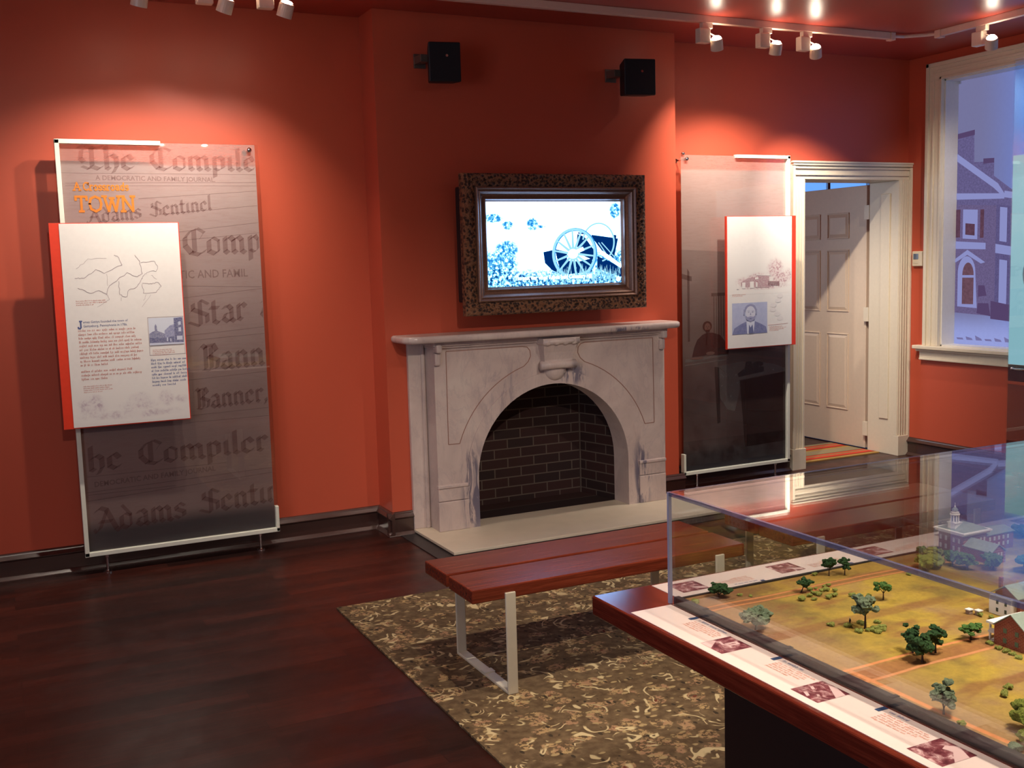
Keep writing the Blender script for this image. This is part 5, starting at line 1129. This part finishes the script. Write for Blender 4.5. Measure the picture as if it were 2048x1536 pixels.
# near brick house
nh = wthing('model_brick_house', 'nearer model brick house with four green windows in its gable end', 'model building', (2.18, 1.65, TZ), 'model buildings')
part(house_body(MB(), 2.075, 2.26, 1.600, 1.690, Z0, .818, .852, 'x'), 'walls', brickm2, nh)
part(gable(MB(), 2.075, 2.26, 1.600, 1.690, .819, .853, 'x'), 'roof', roofm, nh)
b = MB(); wins(b, '-x', 2.075, (1.660, 1.628), (.782, .806), .009, .011); part(b, 'window', plain('model_green_window', srgb(84, 104, 80), .5), nh)
part(MB().box(2.078, 2.255, 1.5985, 1.6005, Z0, .817), 'front_wall', whitem, nh)
b = MB(); wins(b, '-y', 1.5985, (2.10, 2.13, 2.16, 2.19), (.780, .800), .009, .012); part(b, 'shutter', winm, nh)
b = MB(); b.box(2.085, 2.20, 1.692, 1.712, Z0, TZ + .002).box(2.082, 2.20, 1.690, 1.714, .792, .796).box(2.078, 2.20, 1.690, 1.716, .815, .820)
for x in (2.085, 2.12, 2.155, 2.19): b.box(x, x + .004, 1.709, 1.713, TZ, .816)
b.box(2.084, 2.0855, 1.690, 1.712, .796, .803); part(b, 'porch', whitem, nh)
# figure: one skinned body plus hat and clothing colours by part
pf = thing('model_figure', 'tiny model person in dark coat and white shirt left of the tall feathery tree', 'model person', (1.880, 1.957, TZ))
b = MB(); b.tube([(-.0014, 0, 0), (-.0013, 0, .004), (-.0010, 0, .0075), (0, 0, .0085), (0, 0, .012), (0, 0, .0140), (0, 0, .0145), (0, 0, .0158), (0, 0, .0172), (0, 0, .0178)], [.0009, .0008, .0010, .0019, .0022, .0018, .0007, .0012, .0011, .0003], 10)
b.tube([(.0014, 0, 0), (.0013, 0, .004), (.0010, 0, .008)], [.0009, .0008, .0010], 8); b.tube([(-.002, 0, .0135), (-.0030, -.0003, .0105), (-.0026, -.0014, .0080)], [.0008, .0007, .0005], 6); b.tube([(.002, 0, .0135), (.0030, -.0003, .0105), (.0026, -.0014, .0080)], [.0008, .0007, .0005], 6)
b.build('body', plain('figure_dark_clothes', srgb(66, 44, 36), .8), pf, smooth=True)
MB().blob((0, -.0012, .0118), .0016, 1, 1, (.8, .6, 1.2), .02).build('shirt', whitem, pf); MB().blob((0, 0, .0163), .0013, 1, 1, (1, 1, 1.1), 0).build('head', plain('figure_skin', srgb(208, 160, 124), .7), pf); MB().lathe([(.0022, 0), (.0022, .0003), (.0012, .0004), (.0011, .0012)], (0, 0, .0172), 10).build('hat', plain('figure_hat', srgb(226, 214, 170), .7), pf)

# ================================================================ track lighting
b = MB(); b.box(-1.2, 5.90, 5.745, 5.785, 3.198, H - .0005); b.box(5.86, 5.90, 5.738, 5.792, 3.190, H - .0005)
tk = b.build('lighting_track', M['track'], bevel=.002); tag(tk, 'long white lighting track on the ceiling parallel to the fireplace wall', 'light track')
b = MB(); b.box(6.13, 6.17, 1.5, 5.60, 3.1985, H - .0005); b.box(6.123, 6.177, 5.55, 5.60, 3.190, H - .0005); b.tube([(5.90, 5.765, 3.222), (6.00, 5.76, 3.225), (6.12, 5.66, 3.225), (6.15, 5.60, 3.222)], .012, 8)
tk2 = b.build('lighting_track', M['track'], bevel=.002); tag(tk2, 'white lighting track on the ceiling running beside the window wall', 'light track')
bulb = emit('halogen_bulb_glow', (1.0, .84, .66, 1), 30)
def track_head(x, y, label, aim, power, off=.085, lit=True, size=80, blend=.6, side='x', group='track spotlights', col=W_WARM):
    t = thing('track_spotlight', label, 'spotlight', (x, y, 3.198), group)
    sx = (lambda a, c: (a, c)) if side == 'x' else (lambda a, c: (c, -a))
    def bx(b, x0, x1, y0, y1, z0, z1):
        xa, ya = sx(x0, y0); xb, yb2 = sx(x1, y1); return b.box(min(xa, xb), max(xa, xb), min(ya, yb2), max(ya, yb2), z0, z1)
    bx(MB(), -.035, .045, -.018, .018, -.035, 0).build('track_adapter', M['head'], t, bevel=.003)
    bx(MB(), -.062, .022, -.028, .028, -.128, -.035).build('transformer_box', M['head'], t, bevel=.006)
    hx, hy = sx(off, -.005); hc = Vector((hx, hy, -.128)); ax = Vector(aim).normalized()      # axis of the can, pointing where it shines
    rot = ax.to_track_quat('Z', 'Y').to_matrix()
    b = MB(); b.lathe([(.020, -.038), (.036, -.036), (.040, -.030), (.041, .034), (.041, .036), (.036, .036), (.036, .020)], seg=22); b.v = [tuple(rot @ Vector(p) + hc) for p in b.v]; hd = b.build('lamp_head', M['head'], t, smooth=False)
    b = MB(); b.tube([Vector((hx * .35, hy * .35, -.06)), Vector((hx * .8, hy * .8, -.075)), hc - ax * .04], .004, 8); b.build('yoke_arm', M['head'], t)
    if lit:
        b = MB(); b.lathe([(.034, -.004), (.030, .004)], seg=18); b.v = [tuple(rot @ (Vector(p) + Vector((0, 0, .026))) + hc) for p in b.v]; b.build('bulb_face', bulb, hd)
        b = MB(); b.lathe([(.030, -.004), (.022, .004), (.012, .006)], seg=16); b.v = [tuple(rot @ (Vector((p[0], p[1], -p[2])) + Vector((0, 0, -.046))) + hc) for p in b.v]; b.build('bulb_back_glow', bulb, hd)
        l = bpy.data.lights.new('spot_beam', 'SPOT'); l.energy = power; l.color = col; l.spot_size = math.radians(size); l.spot_blend = blend; l.shadow_soft_size = .02
        o = bpy.data.objects.new('spot_beam', l); C.objects.link(o); o.parent = t; o.location = hc + ax * .05; o.rotation_euler = ax.to_track_quat('-Z', 'Y').to_euler()
    return t
def aim_at(x, y, tx, ty, tz): return (tx - x - .085, ty - y, tz - 3.07)
YT = 5.765
WS = dict(size=100, blend=1.0)
track_head(.705, YT, 'white track spotlight at the top left, leftmost of three with its bulb out of sight', aim_at(.705, YT, .45, 6.45, 1.0), 34, **WS)
track_head(1.13, YT, 'lit white track spotlight at top left, middle of the left three', aim_at(1.13, YT, .75, 6.45, 1.35), 39, **WS)
track_head(1.445, YT, 'lit white track spotlight at top left, rightmost of the left three', aim_at(1.445, YT, 1.1, 6.45, 1.2), 34, **WS)
track_head(4.27, YT, 'lit track spotlight right of the right speaker, nearest the fireplace', aim_at(4.27, YT, 5.0, 6.45, 1.3), 44, **WS)
track_head(4.755, YT, 'lit track spotlight above the right glass panel, middle of three', aim_at(4.755, YT, 5.05, 6.45, 1.4), 60, **WS)
track_head(5.10, YT, 'lit track spotlight above the doorway side of the right glass panel', aim_at(5.10, YT, 6.35, 7.0, .8), 100, size=62, blend=1.0)
track_head(6.15, 5.22, 'lit track spotlight on the window-side track at the upper right', (.5, .45, -.9), 30, size=90, blend=1, side='y')

# ---- added unseen tracks and spots, fill light for the model and the room
b = MB(); b.box(-1.4, 4.6, .95, .99, 3.198, H - .0005); tag(b.build('lighting_track', M['track'], bevel=.002), 'added unseen white lighting track on the ceiling above the display table', 'light track')
for (x, tx, ty, tz, p, sz, lb) in ((2.1, 2.05, 1.75, .77, 95, 50, 'added unseen track spotlight above the near end of the display table'), (2.9, 2.6, 1.8, .77, 95, 50, 'added unseen track spotlight above the middle of the display table'),
                          (.2, .9, 6.4, 1.2, 50, 42, 'added unseen track spotlight above the table, aimed at the left glass panel'), (1.30, 3.2, 5.75, .1, 130, 44, 'added unseen track spotlight above the table, aimed at the fireplace'),
                          (1.66, 1.52, 1.5, .76, 95, 50, 'added unseen track spotlight above the table, aimed at its left edge')):
    track_head(x, .97, lb, aim_at(x, .97, tx, ty, tz), p, size=sz, blend=.9)
b = MB(); b.box(-.6, 4.2, 2.88, 2.92, 3.198, H - .0005); tag(b.build('lighting_track', M['track'], bevel=.002), 'added unseen white lighting track on the ceiling above the rug', 'light track')
for (x, tx, ty, tz, p, sz, lb) in ((-.3, .2, 3.9, 0, 24, 80, 'added unseen track spotlight above the bare wooden floor'), (1.5, 1.45, 2.75, 0, 62, 76, 'added unseen track spotlight above the left edge of the rug'), (2.2, 2.25, 3.75, .4, 52, 70, 'added unseen track spotlight above the middle of the rug, aimed at the bench'), (3.2, 3.25, 5.2, .1, 60, 62, 'added unseen track spotlight above the rug, aimed at the hearth')):
    track_head(x, 2.90, lb, aim_at(x, 2.90, tx, ty, tz), p, size=sz, blend=.9)
